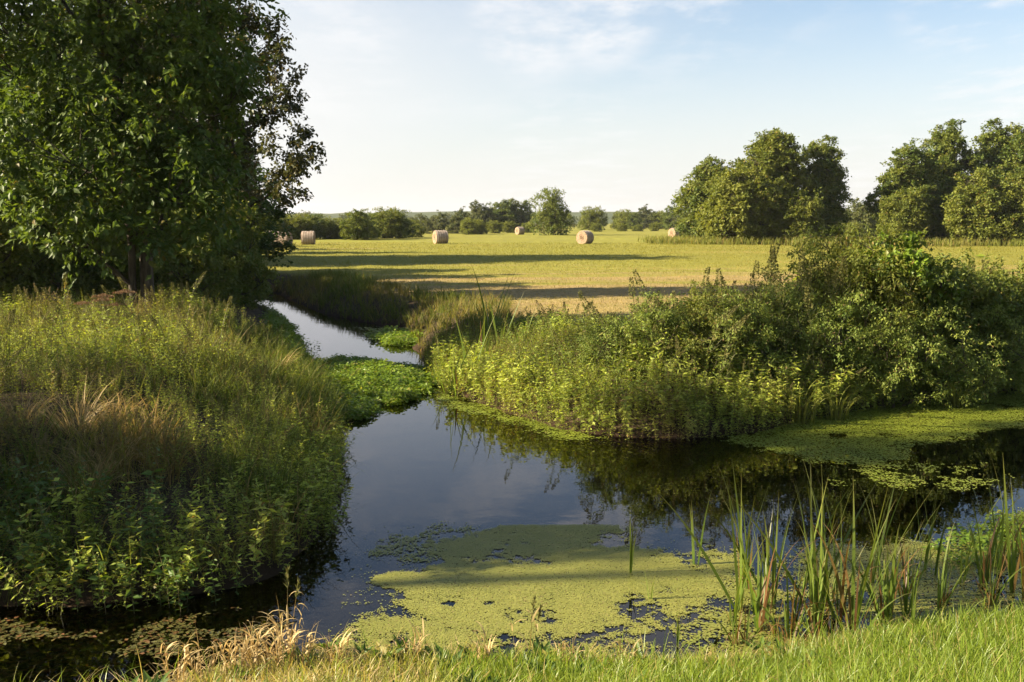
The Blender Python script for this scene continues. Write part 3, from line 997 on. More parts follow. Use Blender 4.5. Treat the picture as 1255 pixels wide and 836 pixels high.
bale0 = None
BALES = [(541, 101, 24, 'hay bale left of the field centre with its lit round end turned to the left'),
         (716, 101, 52, 'nearest central hay bale showing its round left end, in front of the lone tree'),
         (381, 98, 4, 'hay bale seen flat from the side in front of the left hedge'),
         (637, 172, 35, 'small distant hay bale beside the lone tree on its left'),
         (824, 92 + 52, 42, 'distant hay bale just left of the middle tree clump'),
         (351, 90, -12, 'front hay bale half hidden behind the dark bush of the left grove'),
         (337, 94, 30, 'rear hay bale half hidden behind the dark bush of the left grove'),
         (428, 132, 60, 'small pale hay bale tucked against the left hedge')]
for i, (u, y, rz, lab) in enumerate(BALES):
    x = xat(u, y)
    if bale0 is None:
        bale0 = make_bale()
        bale0.location = (x, y, gz(x, y) - .02)
        bale0.rotation_euler = (0, 0, R(rz))
        o = bale0
    else:
        o = dup(bale0, (x, y, gz(x, y) - .02), R(rz), U(.96, 1.05))
    tag(o, lab, 'hay bale', 'round hay bales lying on the mown field')

# ------------------------------------------------------------------ herbs


def herb(h=.9, nodes=11, ll=.10, lw=.042, top=None, shoots=0, droop=.35, tint=(.2, .8), dead=.1, stem_r=.004, bend=.12):
    g = G()
    S = 7
    t = np.linspace(0, 1, S)
    az = U(0, 6.28)
    P = np.stack([np.cos(az) * bend * h * t ** 2, np.sin(az) * bend * h * t ** 2, h * t], 1)
    g.tubes(P[None], (stem_r * (1 - .6 * t))[None], 3, 0, U(.2, .8), U(0, .5))
    at_t = lambda q: np.stack([np.interp(q, t, P[:, 0]), np.interp(q, t, P[:, 1]), np.interp(q, t, P[:, 2])], -1)
    O, Yd, s = [], [], []
    for i in range(nodes):
        q = .03 + .97 * (i + .5) / nodes
        a0 = i * math.pi / 2 + az + U(-.3, .3)
        sz = min(1, .45 + 1.1 * q) * min(1, (1.08 - q) * 3.0 + .25)
        for a in (a0, a0 + math.pi):
            O.append(at_t(q))
            el = U(.0, .7) - droop * .4
            Yd.append((math.cos(a) * math.cos(el), math.sin(a) * math.cos(el), math.sin(el)))
            s.append(sz * U(.75, 1.2))
    for k in range(shoots):
        q0 = U(.25, .85)
        a = U(0, 6.28)
        L = h * U(.15, .34) * (1.2 - q0)
        b = at_t(q0)
        e = b + np.array([math.cos(a) * .6, math.sin(a) * .6, .8]) * L
        g.tubes(np.stack([b, (b + e) / 2 + [0, 0, -.02], e])[None], stem_r * .5, 3, 0, .4, .2)
        for j in range(6):
            f = (j + 1) / 6
            O.append(b + (e - b) * f)
            aa = U(0, 6.28)
            Yd.append((math.cos(aa), math.sin(aa), U(-.1, .7)))
            s.append(U(.35, .75) * (1.1 - .5 * f))
    O, Yd, s = np.array(O), np.array(Yd), np.array(s)
    n = len(O)
    ag = (rng.random(n) < dead) * U(.4, 1, n) + np.clip((.22 - O[:, 2] / h) * 1.6, 0, .35) * rng.random(n)
    g.leaves(O, Yd, np.array([0, 0, 1.]) + rng.normal(0, .5, (n, 3)), lw * s, ll * s, 1, U(*tint, n), np.clip(ag, 0, 1), LEAF5, LEAF5F)
    if top == 'spike':
        k = 170
        f = rng.random(k) ** .8
        L = h * .26
        a = U(0, 6.28, k)
        rr = .030 * (1 - f * .8) * h
        tipdir = norm(P[-1] - P[-2] + np.array([U(-.25, .25), U(-.25, .25), 0]) * .25)
        base = at_t(.86)
        O = base + tipdir * (f * L)[:, None] + np.stack([np.cos(a) * rr, np.sin(a) * rr, rr * .5], 1)
        g.tubes(np.stack([base, base + tipdir * L])[None], .002, 3, 0, .3, .5)
        g.leaves(O, np.stack([np.cos(a), np.sin(a), U(-.4, .8, k)], 1), rand_dirs(k), .014 * h, .02 * h, 2, U(0, 1, k))
    if top == 'pink':
        for k in range(11):
            a = k * 2.4
            rr = .045 * math.sqrt(k)
            c = P[-1] + np.array([math.cos(a) * rr, math.sin(a) * rr, .09 - rr * .25])
            g.tubes(np.stack([at_t(.9), c])[None], .002, 3, 0, .4, .4)
            m_ = 46
            d = rand_dirs(m_)
            d[:, 2] = np.abs(d[:, 2]) * .6
            g.leaves(c + d * .032, d + [0, 0, .3], rand_dirs(m_), .012, .022, 2, U(0, 1, m_), (rng.random(m_) < .2) * .8)
    return g


HERB_MATS = ['stem', 'herb_leaf', 'seed']
nettles = [herb(U(.8, 1.05), 13, U(.075, .10), U(.034, .046), shoots=U(0, 4) > 2 and 3 or 1, dead=.12).arrays() for _ in range(6)]
bushy = [herb(U(.7, .95), 10, .07, .030, top='spike' if k % 2 else None, shoots=9, dead=.08, tint=(.3, 1)).arrays() for k in range(5)]
broad = [herb(U(.75, 1.0), 10, U(.105, .135), U(.048, .062), shoots=5, dead=.1, droop=.6, tint=(.1, 1)).arrays() for _ in range(5)]
mints = [herb(U(.5, .75), 10, .095, .045, shoots=2, dead=.04, droop=.7).arrays() for _ in range(5)]
mugs = [herb(U(1.2, 1.5), 18, .085, .032, top='spike', shoots=12, dead=.08, bend=.2, stem_r=.006).arrays() for _ in range(5)]
fines = [herb(U(1.0, 1.3), 16, .06, .018, shoots=16, dead=.18, bend=.15, tint=(.3, .9)).arrays() for _ in range(4)]


def area(n, x0, x1, y0, y1):
    x, y = U(x0, x1, n), U(y0, y1, n)
    sd, gi, _ = water_sd(x, y)
    return x, y, sd, gi


def proj(x, y, z):
    """photo coordinates of a point"""
    c, s = math.cos(PITCH), math.sin(PITCH)
    dz = z - CAM_H
    d = y * c - dz * s
    return 627.5 + FPX * x / d, 418 - FPX * (y * s + dz * c) / d


# ---- left bank: nettle bed on top, coarse grass on the flank
x, y, sd, gi = area(24000, -17, -1.2, 7.4, 24.5)
z = ground(x, y)
pick = (gi == 3) & (sd > .15)
x, y, sd, z = x[pick], y[pick], sd[pick], z[pick]
top_ = np.clip((sd - .2) / 2.0, 0, 1)
pn = fbm(x, y, .55, 3, 21)
dens = rng.random(len(x))
patch = fbm(x, y, .55, 3, 140)
lump = .18 + 1.4 * fbm(x, y, 1.0, 3, 66)
TUS = [(60, 505, .75, .72), (130, 600, .5, .78), (28, 560, .6, .75), (140, 540, .7, .7), (335, 450, .55, .8), (95, 560, .65, .85), (105, 625, .4, .7)]
for tu_ in TUS:
    tx_, ty_ = at(*tu_[:3])
    lump = lump * (1 - .5 * np.exp(-(((x - tx_ + .1) ** 2 + (y - ty_ + .25) ** 2) / .22)))
g = G()
for j in range(6):
    q = (np.arange(len(x)) % 6 == j) & (patch + rng.normal(0, .05, len(x)) < .52) & (dens < .10 + .75 * top_) & (y < 24)
    hs = lump[q] * (.42 + .30 * top_[q]) * U(.6, 1.2, q.sum()) * np.where(y[q] > 15, .88, 1)
    g.stamp(nettles[j], np.stack([x[q], y[q], z[q] - .03], 1), hs, (pn[q] - .5) * 1.7 + .1, .2, np.clip((fbm(x[q], y[q], .8, 2, 33) - .55) * 2.4, 0, .8))
for j in range(5):
    q = (np.arange(len(x)) % 5 == j) & (patch + rng.normal(0, .05, len(x)) >= .50) & (dens < .8) & (sd > .5) & (y < 24)
    hs = lump[q] * U(.55, 1.0, q.sum()) * np.where(y[q] > 15, .85, 1) * (.7 + .3 * top_[q])
    g.stamp(bushy[j], np.stack([x[q], y[q], z[q] - .03], 1), hs, (pn[q] - .5) * 1.7 + .15, .2, np.clip((fbm(x[q], y[q], .8, 2, 33) - .58) * 2.2, 0, .7))
tag(g.build('nettle_bed', HERB_MATS), 'thick bed of sunlit green weeds covering the left bank', 'weeds', kind='stuff')


def tufts(n_, x0, x1, y0, y1, cond, per, h, w, lean, curl, segs, tintf, agef, drop=None):
    x, y, sd, gi = area(n_, x0, x1, y0, y1)
    q = cond(x, y, sd, gi)
    x, y, sd = x[q], y[q], sd[q]
    bx = np.repeat(x, per) + rng.normal(0, .05, len(x) * per)
    by = np.repeat(y, per) + rng.normal(0, .05, len(x) * per)
    bz = ground(bx, by) - .02
    n = len(bx)
    tn = np.clip(tintf(bx, by) + rng.normal(0, .15, n), 0, 1)
    ag = np.clip(agef(bx, by) * rng.uniform(.3, 1.3, n) + (rng.random(n) < .06) * .7, 0, 1)
    az = U(0, 6.28, n) if drop is None else drop(bx, by) + rng.normal(0, .8, n)
    return np.stack([bx, by, bz], 1), h * rng.uniform(.5, 1.3, n), w * rng.uniform(.6, 1.3, n), az, np.abs(rng.normal(0, lean, n)), rng.uniform(.2, 1, n) * curl, segs, tn, ag


g = G()
B, h, w, az, le, cu, sg, tn, ag = tufts(4600, -8.5, -1.2, 7.4, 21, lambda x, y, sd, gi: (gi == 3) & (sd > .02) & (sd < 2.2) & ((fbm(x, y, .6, 2, 91) > .42) | (y > 10.2) & (sd < 1.1)), 9, .62, .012, .3, 2.0, 6,
                                        lambda x, y: .1 + .6 * fbm(x, y, .7, 3, 3), lambda x, y: np.clip((fbm(x, y, .75, 3, 14) - .52) * 3, 0, 1))
g.blades(B, h, w, az, le, cu, sg, 0, tn, ag)
B, h, w, az, le, cu, sg, tn, ag = tufts(520, -17, -4, 12, 26, lambda x, y, sd, gi: (gi == 3) & (sd > 1.5), 6, .75, .010, .16, 1.2, 6,
                                        lambda x, y: .4 + .4 * fbm(x, y, .7, 3, 3), lambda x, y: .12 + 0 * x)
g.blades(B, h, w, az, le, cu, sg, 0, tn, ag)
tag(g.build('bank_grass', ['longgrass']), 'long dark grass hanging down the left bank to the water', 'grass', kind='stuff')

# ---- right bank herbs
x, y, sd, gi = area(15000, -2.2, 13, 13.0, 24)
z = ground(x, y)
uu, vv = proj(x, y, z)
pick = (gi == 1) & (sd > -.12) & (uu < 1290)
x, y, sd, z, uu = x[pick], y[pick], sd[pick], z[pick], uu[pick]
depth = np.interp(uu, [500, 620, 760, 900, 1000, 1300], [1.6, 2.9, 3.4, 3.6, 4.2, 4.6])
keep = sd < depth * (.75 + .5 * fbm(x, y, .8, 2, 5))
x, y, sd, z, uu = x[keep], y[keep], sd[keep], z[keep], uu[keep]
pn = fbm(x, y, .7, 3, 41)
ag0 = np.clip((fbm(x, y, .9, 2, 52) - .6) * 2.2, 0, .7)
hgt = np.interp(uu, [500, 560, 640, 740, 860, 960, 1100, 1300], [.30, .38, .50, .64, .90, 1.06, 1.25, 1.05]) * np.clip(.50 + sd * .32, .42, 1.05)
kind_ = np.where(uu < 720, rng.integers(0, 11, len(x)), np.where(uu < 930, rng.integers(2, 14, len(x)), rng.integers(5, 20, len(x))))
g = G()
lump = .55 + .9 * fbm(x, y, 1.0, 3, 88)
hgt = hgt * lump
kind_ = np.where((rng.random(len(x)) < .42) & (fbm(x, y, .7, 2, 17) > .42), rng.integers(20, 25, len(x)), kind_)
for lst, k0, href in ((nettles, 0, .9), (bushy, 6, .95), (mugs, 11, 1.55), (fines, 16, 1.2), (broad, 20, .9)):
    for j, arr in enumerate(lst):
        q = kind_ == k0 + j
        g.stamp(arr, np.stack([x[q], y[q], z[q] - .03], 1), hgt[q] / href * U(.65, 1.25, q.sum()), (pn[q] - .5) * 1.9, .3, ag0[q])
tag(g.build('bank_weeds', HERB_MATS), 'dense mixed weeds on the far right bank of the pool', 'weeds', kind='stuff')

# ---- low leafy plants at the water's edge, leaning out
g = G()
for x0, x1, y0, y1, want, cnt, hs in ((-2.0, 13, 13, 22, 1, 11500, .40), (-9, -1.2, 7.4, 10.5, 3, 1700, .36), (-5, -1.2, 10.5, 19.5, 3, 2200, .28)):
    x, y, sd, gi = area(cnt, x0, x1, y0, y1)
    q = (gi == want) & (sd > -.16) & (sd < .75)
    x, y, sd = x[q], y[q], sd[q]
    z = np.maximum(ground(x, y), -.03)
    pn = fbm(x, y, .9, 3, 23)
    for j in range(5):
        q = np.arange(len(x)) % 5 == j
        g.stamp(mints[j] if j < 2 else broad[j], np.stack([x[q], y[q], z[q] - .03], 1), U(.6, 1.3, q.sum()) * hs / .6 * (.7 + .6 * pn[q]), (pn[q] - .45) * 1.2, .3, np.clip((fbm(x[q], y[q], .9, 2, 52) - .62) * 2, 0, .6))
tag(g.build('edge_herbs', ['stem', 'herb_leaf', 'seed']), 'low leafy plants crowding the water line of both banks', 'water plants', kind='stuff')

# ---- coarse grass: far bank, dark channel bank, field margin
g = G()
chan_dir = lambda x, y: -1.9 + 0 * x
B, h, w, az, le, cu, sg, tn, ag = tufts(5200, -16, 0, 20, 46, lambda x, y, sd, gi: (gi == 2) & (sd > .0) & (sd < 3.2), 9, .42, .018, .2, 1.4, 5,
                                        lambda x, y: .1 + .5 * fbm(x, y, .5, 3, 3), lambda x, y: np.clip((fbm(x, y, .5, 3, 14) - .45) * 2.2, 0, 1))
g.blades(B, h, w, az, le, cu, sg, 0, tn, ag)
B, h, w, az, le, cu, sg, tn, ag = tufts(900, -2.6, 1.5, 16, 24, lambda x, y, sd, gi: ((gi == 1) | (gi == 2)) & (sd > .02) & (sd < 2.6) & (x < 1.2 - .25 * (y - 17)), 8, .42, .014, .25, 1.6, 6,
                                        lambda x, y: .55 + .4 * fbm(x, y, .7, 3, 3), lambda x, y: np.clip((fbm(x, y, .9, 3, 61) - .35) * 2.0, 0, 1))
g.blades(B, h, w, az, le, cu, sg, 0, tn, ag)
B, h, w, az, le, cu, sg, tn, ag = tufts(2600, 2, 17, 18, 34, lambda x, y, sd, gi: (gi == 1) & (sd > 2.8) & (sd < 9) & (fbm(x, y, .4, 2, 9) > .38) & (x > 4.2), 8, .9, .012, .15, 1.1, 6,
                                        lambda x, y: .6 + .4 * fbm(x, y, .4, 3, 3), lambda x, y: .1 + .5 * fbm(x, y, .9, 2, 71))
g.blades(B, h, w, az, le, cu, sg, 0, tn, ag)
# unmown grass under the field trees
B, h, w, az, le, cu, sg, tn, ag = tufts(4200, 14, 62, 88, 112, lambda x, y, sd, gi: (y - 100 > -12 + 16 * fbm(x, y, .12, 3, 4) - np.where(x > 26, 4, 0)), 5, .8, .06, .2, .9, 4,
                                        lambda x, y: .5 + .5 * fbm(x, y, .2, 3, 3), lambda x, y: .4 * fbm(x, y, .3, 2, 71))
g.blades(B, h, w, az, le, cu, sg, 0, tn, ag)
tag(g.build('rough_grass', ['longgrass']), 'rough uncut grass along the far banks and field margin', 'grass', kind='stuff')

# ---- mown field stubble
n = 210000
yy = 20 + 85 * rng.random(n) ** 1.6
xx = U(-.56, .58, n) * yy
sd, gi, _ = water_sd(xx, yy)
q = (sd > 1.4) & (gi != 0) & ~((gi == 3))
xx, yy = xx[q], yy[q]
n = len(xx)
sw = fbm(xx * .22, yy * 1.3, .25, 4, 7) + np.clip((66 - yy) / 40, 0, 1) * .24
ag = np.clip((sw - .60) * 4.5, 0, 1) * U(.5, 1.2, n)
g = G()
sc = np.clip(yy / 40, .8, 2.2)
g.blades(np.stack([xx, yy, ground(xx, yy) - .01], 1), U(.04, .11, n) * (1 + .3 * sc) * np.where(ag > .5, .7, 1), .012 * sc * U(.7, 1.4, n), U(0, 6.28, n), np.abs(rng.normal(0, .45, n)), U(.2, 1.2, n), 2, 0, np.clip(.35 + .5 * fbm(xx, yy, .3, 3, 1) + rng.normal(0, .15, n), 0, 1), np.clip(ag, 0, 1))
tag(g.build('field_grass', ['field_grass']), 'short yellow-green mown grass and straw of the hay field', 'grass', kind='stuff')

# ------------------------------------------------------------------ individual plants


def individuals(name, protos, spots, labels, cat, group, sizes, parts=None):
    """protos: list of lists of (part name, mesh); every spot becomes a thing of its own"""
    out_ = []
    for i, (x, y) in enumerate(spots):
        pr = protos[i % len(protos)]
        z = max(gz(x, y), -.12) - .03
        r = tag(empty(name, (x, y, z), U(0, 6.28)), labels[i] if isinstance(labels, list) else labels, cat, group)
        s = sizes[i] if hasattr(sizes, '__len__') else sizes
        r.scale = (s, s, s)
        for nm, me in pr:
            o = bpy.data.objects.new(nm, me)
            COL.objects.link(o)
            o.parent = r
        out_.append(r)
    return out_


def split(arr, names, mats):
    """one mesh per material of a plant -> its parts"""
    V, F, Mi, A = arr
    outp = []
    for k, nm in enumerate(names):
        f = F[Mi == k]
        if len(f) == 0:
            continue
        ids, inv = np.unique(f, return_inverse=True)
        gg = G()
        gg.add(V[ids], inv.reshape(-1, 3), 0, A[ids])
        outp.append((nm, gg.mesh(nm, [mats[k]])))
    return outp


# mint-like plants at the foot of the left bank
P_mint = [split(a, ['stem', 'leaves'], ['stem', 'mint_leaf']) for a in mints]
spots, sizes = [], []
for i in range(46):
    u, v = U(-15, 235), U(668, 742)
    x, y = at(u, v, .12)
    if water_sd([x], [y])[0][0] > -.15:
        spots.append((x, y))
        sizes.append(U(.75, 1.15))
for u, v in [(208, 738), (222, 742), (118, 700), (60, 690), (150, 722), (35, 735), (75, 728), (190, 720), (20, 700), (95, 742), (130, 745), (165, 745), (265, 735), (290, 722)]:
    spots.append(at(u, v, .05))
    sizes.append(U(.85, 1.1))
individuals('water_mint', P_mint, spots, 'upright leafy mint plant at the foot of the left bank', 'plant', 'mint plants at the foot of the left bank', sizes)

# purple-brown flower heads by the trunk
P_pink = [split(herb(1.05, 11, .11, .04, top='pink', dead=.1).arrays(), ['stem', 'leaves', 'flower_head'], ['stem', 'herb_leaf', 'pink']) for _ in range(3)]
individuals('hemp_agrimony', P_pink, [(xat(u, y), y) for u, y in [(122, 15.0), (140, 14.6), (160, 15.1), (150, 14.3), (112, 15.2)]],
            'weed with fading pinkish flower clusters in front of the big tree trunk', 'plant', 'pink flowering weeds by the trunk', [.92, .98, 1.02, .9, .85])

P_tall = [split(a, ['stem', 'leaves', 'seed_spike'], ['stem', 'herb_leaf', 'seed']) for a in (mugs[0], mugs[1], bushy[1], bushy[3])]
sp_ = [(xat(u, y), y) for u, y in [(150, 16.0), (168, 16.3), (182, 15.8), (196, 16.2), (210, 15.9), (226, 16.4), (243, 16.0), (262, 16.6), (280, 16.2), (300, 17), (20, 14.6), (48, 15.2), (75, 14.8), (100, 15.6), (-5, 15), (30, 13.2), (60, 12.6), (90, 13.4), (120, 12.8), (150, 13.5), (180, 13), (215, 13.6), (240, 14.2), (10, 12.2), (265, 15.2), (135, 14.2), (290, 15.8)]]
individuals('tall_weed', P_tall, sp_, 'tall leafy weed rising from the top of the left bank near the tree', 'plant', 'tall weeds along the top of the left bank', [U(.6, 1.05) for _ in sp_])

# tall mugwort with brown spikes leaning over the right bank
P_mug = [split(a, ['stem', 'leaves', 'seed_spike'], ['stem', 'mug_leaf', 'seed']) for a in mugs]
sp_ = [(xat(u, y), y) for u, y in [(690, 17.2), (722, 17.6), (745, 16.8), (770, 16.9), (790, 16.6), (700, 16.6), (730, 16.9), (776, 16.2), (806, 16.9), (826, 16.4), (843, 17.0), (858, 16.3), (872, 16.6), (893, 17.1), (908, 16.2), (760, 15.8), (880, 15.6), (924, 17.5), (938, 17.2), (655, 17.3), (545, 19.5)]]
ms = individuals('mugwort', P_mug, sp_, 'tall mugwort with brown seed spikes leaning over the right bank weeds', 'plant', 'mugwort on the right bank', [float(np.interp(x_ / y_ * FPX + 627, [640, 740, 860, 940], [.58, .80, 1.0, 1.05])) * U(.85, 1.4) for x_, y_ in sp_])
for i, o in enumerate(ms):
    o.rotation_euler = (R(U(4, 26)), R(U(-38, -2)), U(-.5, .5))
# tall thin dead-ish stalks in front of the big bush
P_stalk = [split(herb(2.0, 24, .07, .022, top='spike', shoots=14, dead=.25, bend=.1, stem_r=.006).arrays(), ['stem', 'leaves', 'seed_spike'], ['stem', 'mug_leaf', 'seed']) for _ in range(3)]
sp_ = [(xat(u, y), y) for u, y in [(918, 17.2), (932, 17.5), (945, 17.0), (958, 17.6), (975, 17.2), (990, 17.5), (1008, 17.2), (1025, 17.6), (1040, 17.3), (965, 16.6), (1000, 16.6)]]
individuals('tall_weed_stalk', P_stalk, sp_, 'tall thin weed stalk standing left in front of the big right bank shrub', 'plant', 'tall stalks by the right bank shrub', [U(.85, 1.12) for _ in sp_])

# shrubs on the right bank
SB = []
for j, (mat, H, W, leaf, asp, pm) in enumerate([('olive_leaf', 2.3, 1.25, .075, .4, 18), ('alder_leaf', 2.2, 1.3, .085, .6, 16), ('mug_leaf', 1.9, 1.2, .07, .4, 18)]):
    bl = round_blobs(H, W, .2, 9, .6)
    w, c = tree_parts(bl, (0, 0, 0), .035, H * .8, leaf, clump_r=.26, per_m3=pm, leaves_per=75, stems=4, aspect=asp, leafset=LEAF5, leafF=LEAF5F, age_rate=.08)
    SB.append((w.mesh('trunk', ['bark'], True), c.mesh('crown', [mat])))
for u, y, j, sc, lab in [(742, 16.7, 2, .52, 'low arching brown-green shrub, leftmost of the right bank shrubs'), (800, 16.5, 2, .66, 'ragged brown-green shrub leaning over the water left of the thicket'), (858, 16.6, 0, .62, 'ragged olive shrub leaning over the water next to the thicket'), (905, 16.9, 2, .74, 'brown-green shrub with drooping tips at the left foot of the thicket'), (1005, 18.6, 0, .98, 'olive fine-leaved shrub at the left end of the right bank thicket'), (1062, 18.2, 0, 1.08, 'tall fine-leaved olive shrub in the middle of the right bank thicket'),
                         (1112, 18.4, 1, 1.05, 'dark green broad-leaved shrub right of the tall olive one'), (1165, 18.8, 1, .95, 'dark green shaded shrub on the right part of the bank thicket'),
                         (1215, 19.3, 1, .85, 'lower dark green shrub near the right edge of the photo'), (1262, 19.8, 1, .85, 'dark green shrub cut by the right edge of the photo'),
                         (955, 17.6, 2, .75, 'small brownish shrub over the water left of the thicket'), (1030, 17.2, 2, .85, 'brown-green low shrub overhanging the duckweed'),
                         (1090, 17.2, 2, .85, 'low dull green shrub overhanging the shaded duckweed'), (1150, 17.6, 2, .85, 'low shaded shrub at the water edge under the dark thicket'), (1215, 18.4, 2, .8, 'low shaded shrub at the water edge by the right photo edge')]:
    x = xat(u, y)
    tree_from(SB[j], 'bank_shrub', (x, y, gz(x, y) - .05), U(0, 6.2), sc, lab, 'shrub', 'shrubs of the right bank thicket')

# bright hop vine over the top of the thicket
w, c = tree_parts([(0, 0, 1.9, .55, .5, .35), (.35, -.1, 1.6, .4, .45, .4), (-.4, 0, 1.7, .35, .4, .3), (.6, 0, 1.25, .3, .4, .4)], (0, 0, 0), .03, 1.8, .10, clump_r=.2, per_m3=55, leaves_per=40, stems=2, leafset=LEAF5, leafF=LEAF5F, aspect=.85, tint=(.5, 1))
x = xat(1092, 18.1)
tree_from((w.mesh('trunk', ['bark'], True), c.mesh('crown', ['cress_leaf'])), 'hop_vine', (x, 18.1, gz(x, 18.1) + .25), 0, 1.05, 'bright green broad-leaved climber spilling over the top of the right thicket', 'climber')

# ---- strap-leaved reeds standing in the water


def fan(n, h, w, spread=.16, curl=.35, dead=.12, base_r=.03, spec=None):
    g = G()
    for i in range(n):
        a = U(0, 6.28)
        isd = i >= n - round(n * dead)
        hh = h * U(.42, 1.1) * (.7 if isd else 1)
        g.blades([[math.cos(a) * base_r * U(0, 1), math.sin(a) * base_r * U(0, 1), 0]], hh, w * U(.75, 1.15), a, abs(rng.normal(0, spread)), U(.0, curl) * (3 if isd else 1), 9, 1 if isd else 0,
                 U(.2, 1), U(.7, 1) if isd else U(0, .08), twist=U(-1.4, 1.4), power=2.2, tip_age=.0 if isd else .5)
    return split(g.arrays(), ['green_leaves', 'dead_leaves'], ['strap', 'strap'])


P_fan = [fan(7, 1.25, .024, .16, .6, .25), fan(9, 1.3, .025, .18, .8, .3), fan(4, 1.2, .024, .09), fan(10, 1.3, .024, .22, 1.0, .45), fan(8, 1.35, .025, .15, .5, .25), fan(12, 1.1, .022, .3, 1.5, .55)]
REEDS = [(772, 702, .82, 2), (797, 735, .46, 2), (853, 692, .98, 2), (888, 768, .80, 0), (836, 792, .5, 2), (905, 722, 1.1, 0), (930, 772, 1.10, 3), (951, 762, 1.12, 1), (986, 742, 1.12, 4), (968, 790, .85, 5),
         (1010, 772, 1.08, 1), (1030, 745, 1.12, 0), (1055, 775, 1.18, 4), (1072, 757, 1.0, 3), (1088, 768, 1.05, 1), (1135, 700, 1.25, 2), (1143, 706, 1.1, 2), (1170, 738, .62, 5), (1200, 740, .66, 3), (1243, 726, 1.15, 0),
         (1225, 742, .75, 5), (940, 740, 1.0, 4), (1000, 800, .72, 5), (1110, 780, .66, 0), (1040, 795, .8, 3), (915, 790, .6, 5), (1180, 715, .9, 0), (1262, 735, 1.0, 4), (920, 790, .5, 5), (955, 800, .5, 5), (990, 785, .55, 5), (1020, 792, .5, 5), (945, 778, .6, 5), (975, 775, .6, 5), (1005, 750, .6, 5), (1060, 780, .5, 5), (1095, 735, .95, 1), (1120, 755, .9, 3), (1155, 750, .8, 1), (1215, 715, 1.0, 1), (1230, 700, .9, 4), (1068, 715, 1.0, 0), (915, 745, 1.15, 4), (995, 760, 1.15, 4), (975, 760, 1.1, 0), (1020, 760, 1.05, 3)]
for i, (u, v, s, j) in enumerate(REEDS):
    u += U(-14, 14) if i > 2 else 0
    x, y = at(u, v, 0)
    r = tag(empty('bur_reed', (x, y, -.06), U(0, 6.28)), 'upright strap-leaved reed standing in the near water by the grassy bank', 'reed', 'strap-leaved reeds in the near water')
    if i < 3:
        r['label'] = ['pair of slim reed blades rising from the right part of the duckweed mat', 'shortest small reed sprout rising from the duckweed mat', 'slim reed standing alone at the right rim of the duckweed mat'][i]
    r.scale = (s, s, s)
    for nm, me in P_fan[j]:
        o = bpy.data.objects.new(nm, me)
        COL.objects.link(o)
        o.parent = r
# taller yellow-green reeds at the left tip of the right bank
P_iris = [fan(9, 1.4, .038, .22, .7, .12, .06), fan(7, 1.25, .035, .26, .6, .12, .06)]
for i, (u, v, s) in enumerate([(548, 476, 1.0), (560, 478, .95), (575, 470, 1.05), (592, 462, 1.2), (612, 455, 1.0), (538, 462, .9), (600, 440, 1.25), (640, 462, .9)]):
    x, y = at(u, v, .1)
    r = tag(empty('iris_reed', (x, y, max(gz(x, y), -.05) - .03), U(0, 6.28)), 'yellow-green sword-leaved plant at the left tip of the right bank', 'reed', 'sword-leaved plants at the tip of the right bank')
    r.scale = (s, s, s)
    for nm, me in P_iris[i % 2]:
        o = bpy.data.objects.new(nm, me)
        COL.objects.link(o)
        o.parent = r

# pale arching grass at the water edge of the right bank
g = G()
n = 46
a = U(0, 6.28, n)
P = g.blades(np.stack([np.cos(a) * U(0, .22, n), np.sin(a) * U(0, .22, n), np.zeros(n)], 1), U(.6, 1.05, n), .024, a, U(.05, .3, n), U(1.4, 2.6, n), 9, 0, U(.5, 1, n), .12, power=2.4)
for u, y, s, lab in [(985, 15.6, 1.0, 'pale arching grass clump lit at the water edge below the right thicket'), (1030, 15.9, .8, 'smaller drooping grass clump right of the pale arching one'), (1180, 17.0, .8, 'drooping grass clump in deep shade at the right bank')]:
    x = xat(u, y)
    r = tag(g.build('arching_grass', ['longgrass']), lab, 'grass clump', 'arching grass clumps on the right bank')
    r.location = (x, y, max(gz(x, y), 0) - .02)
    r.scale = (s, s, s)

# straw-coloured tussocks


def tussock(n, h, w, r0, curl, drop=0.0):
    g = G()
    a = U(0, 6.28, n)
    rr = r0 * np.sqrt(rng.random(n))
    g.blades(np.stack([np.cos(a) * rr, np.sin(a) * rr, np.zeros(n)], 1), h * U(.5, 1.15, n), w * U(.6, 1.3, n), a + rng.normal(0, .5, n), np.abs(rng.normal(0, .2, n)) + drop, U(.2, 1, n) * curl, 7, 0, U(0, 1, n), U(0, .5, n), power=1.8)
    return g


g_t = tussock(170, .78, .011, .26, 3.1, .3).mesh('straw_tussock', ['straw'])
for i, (u, v, zz_, s) in enumerate(TUS):
    x, y = at(u, v, zz_)
    o = bpy.data.objects.new('straw_tussock', g_t)
    COL.objects.link(o)
    o.location = (x, y, gz(x, y))
    o.rotation_euler = (0, 0, i * 1.3)
    o.scale = (s, s, s)
    tag(o, 'withered straw-brown grass tussock hanging on the left bank' if i != 4 else 'withered brown tussock on the left bank above the watercress bed', 'tussock', 'withered tussocks on the left bank')

# dry reed stalks on the near bank


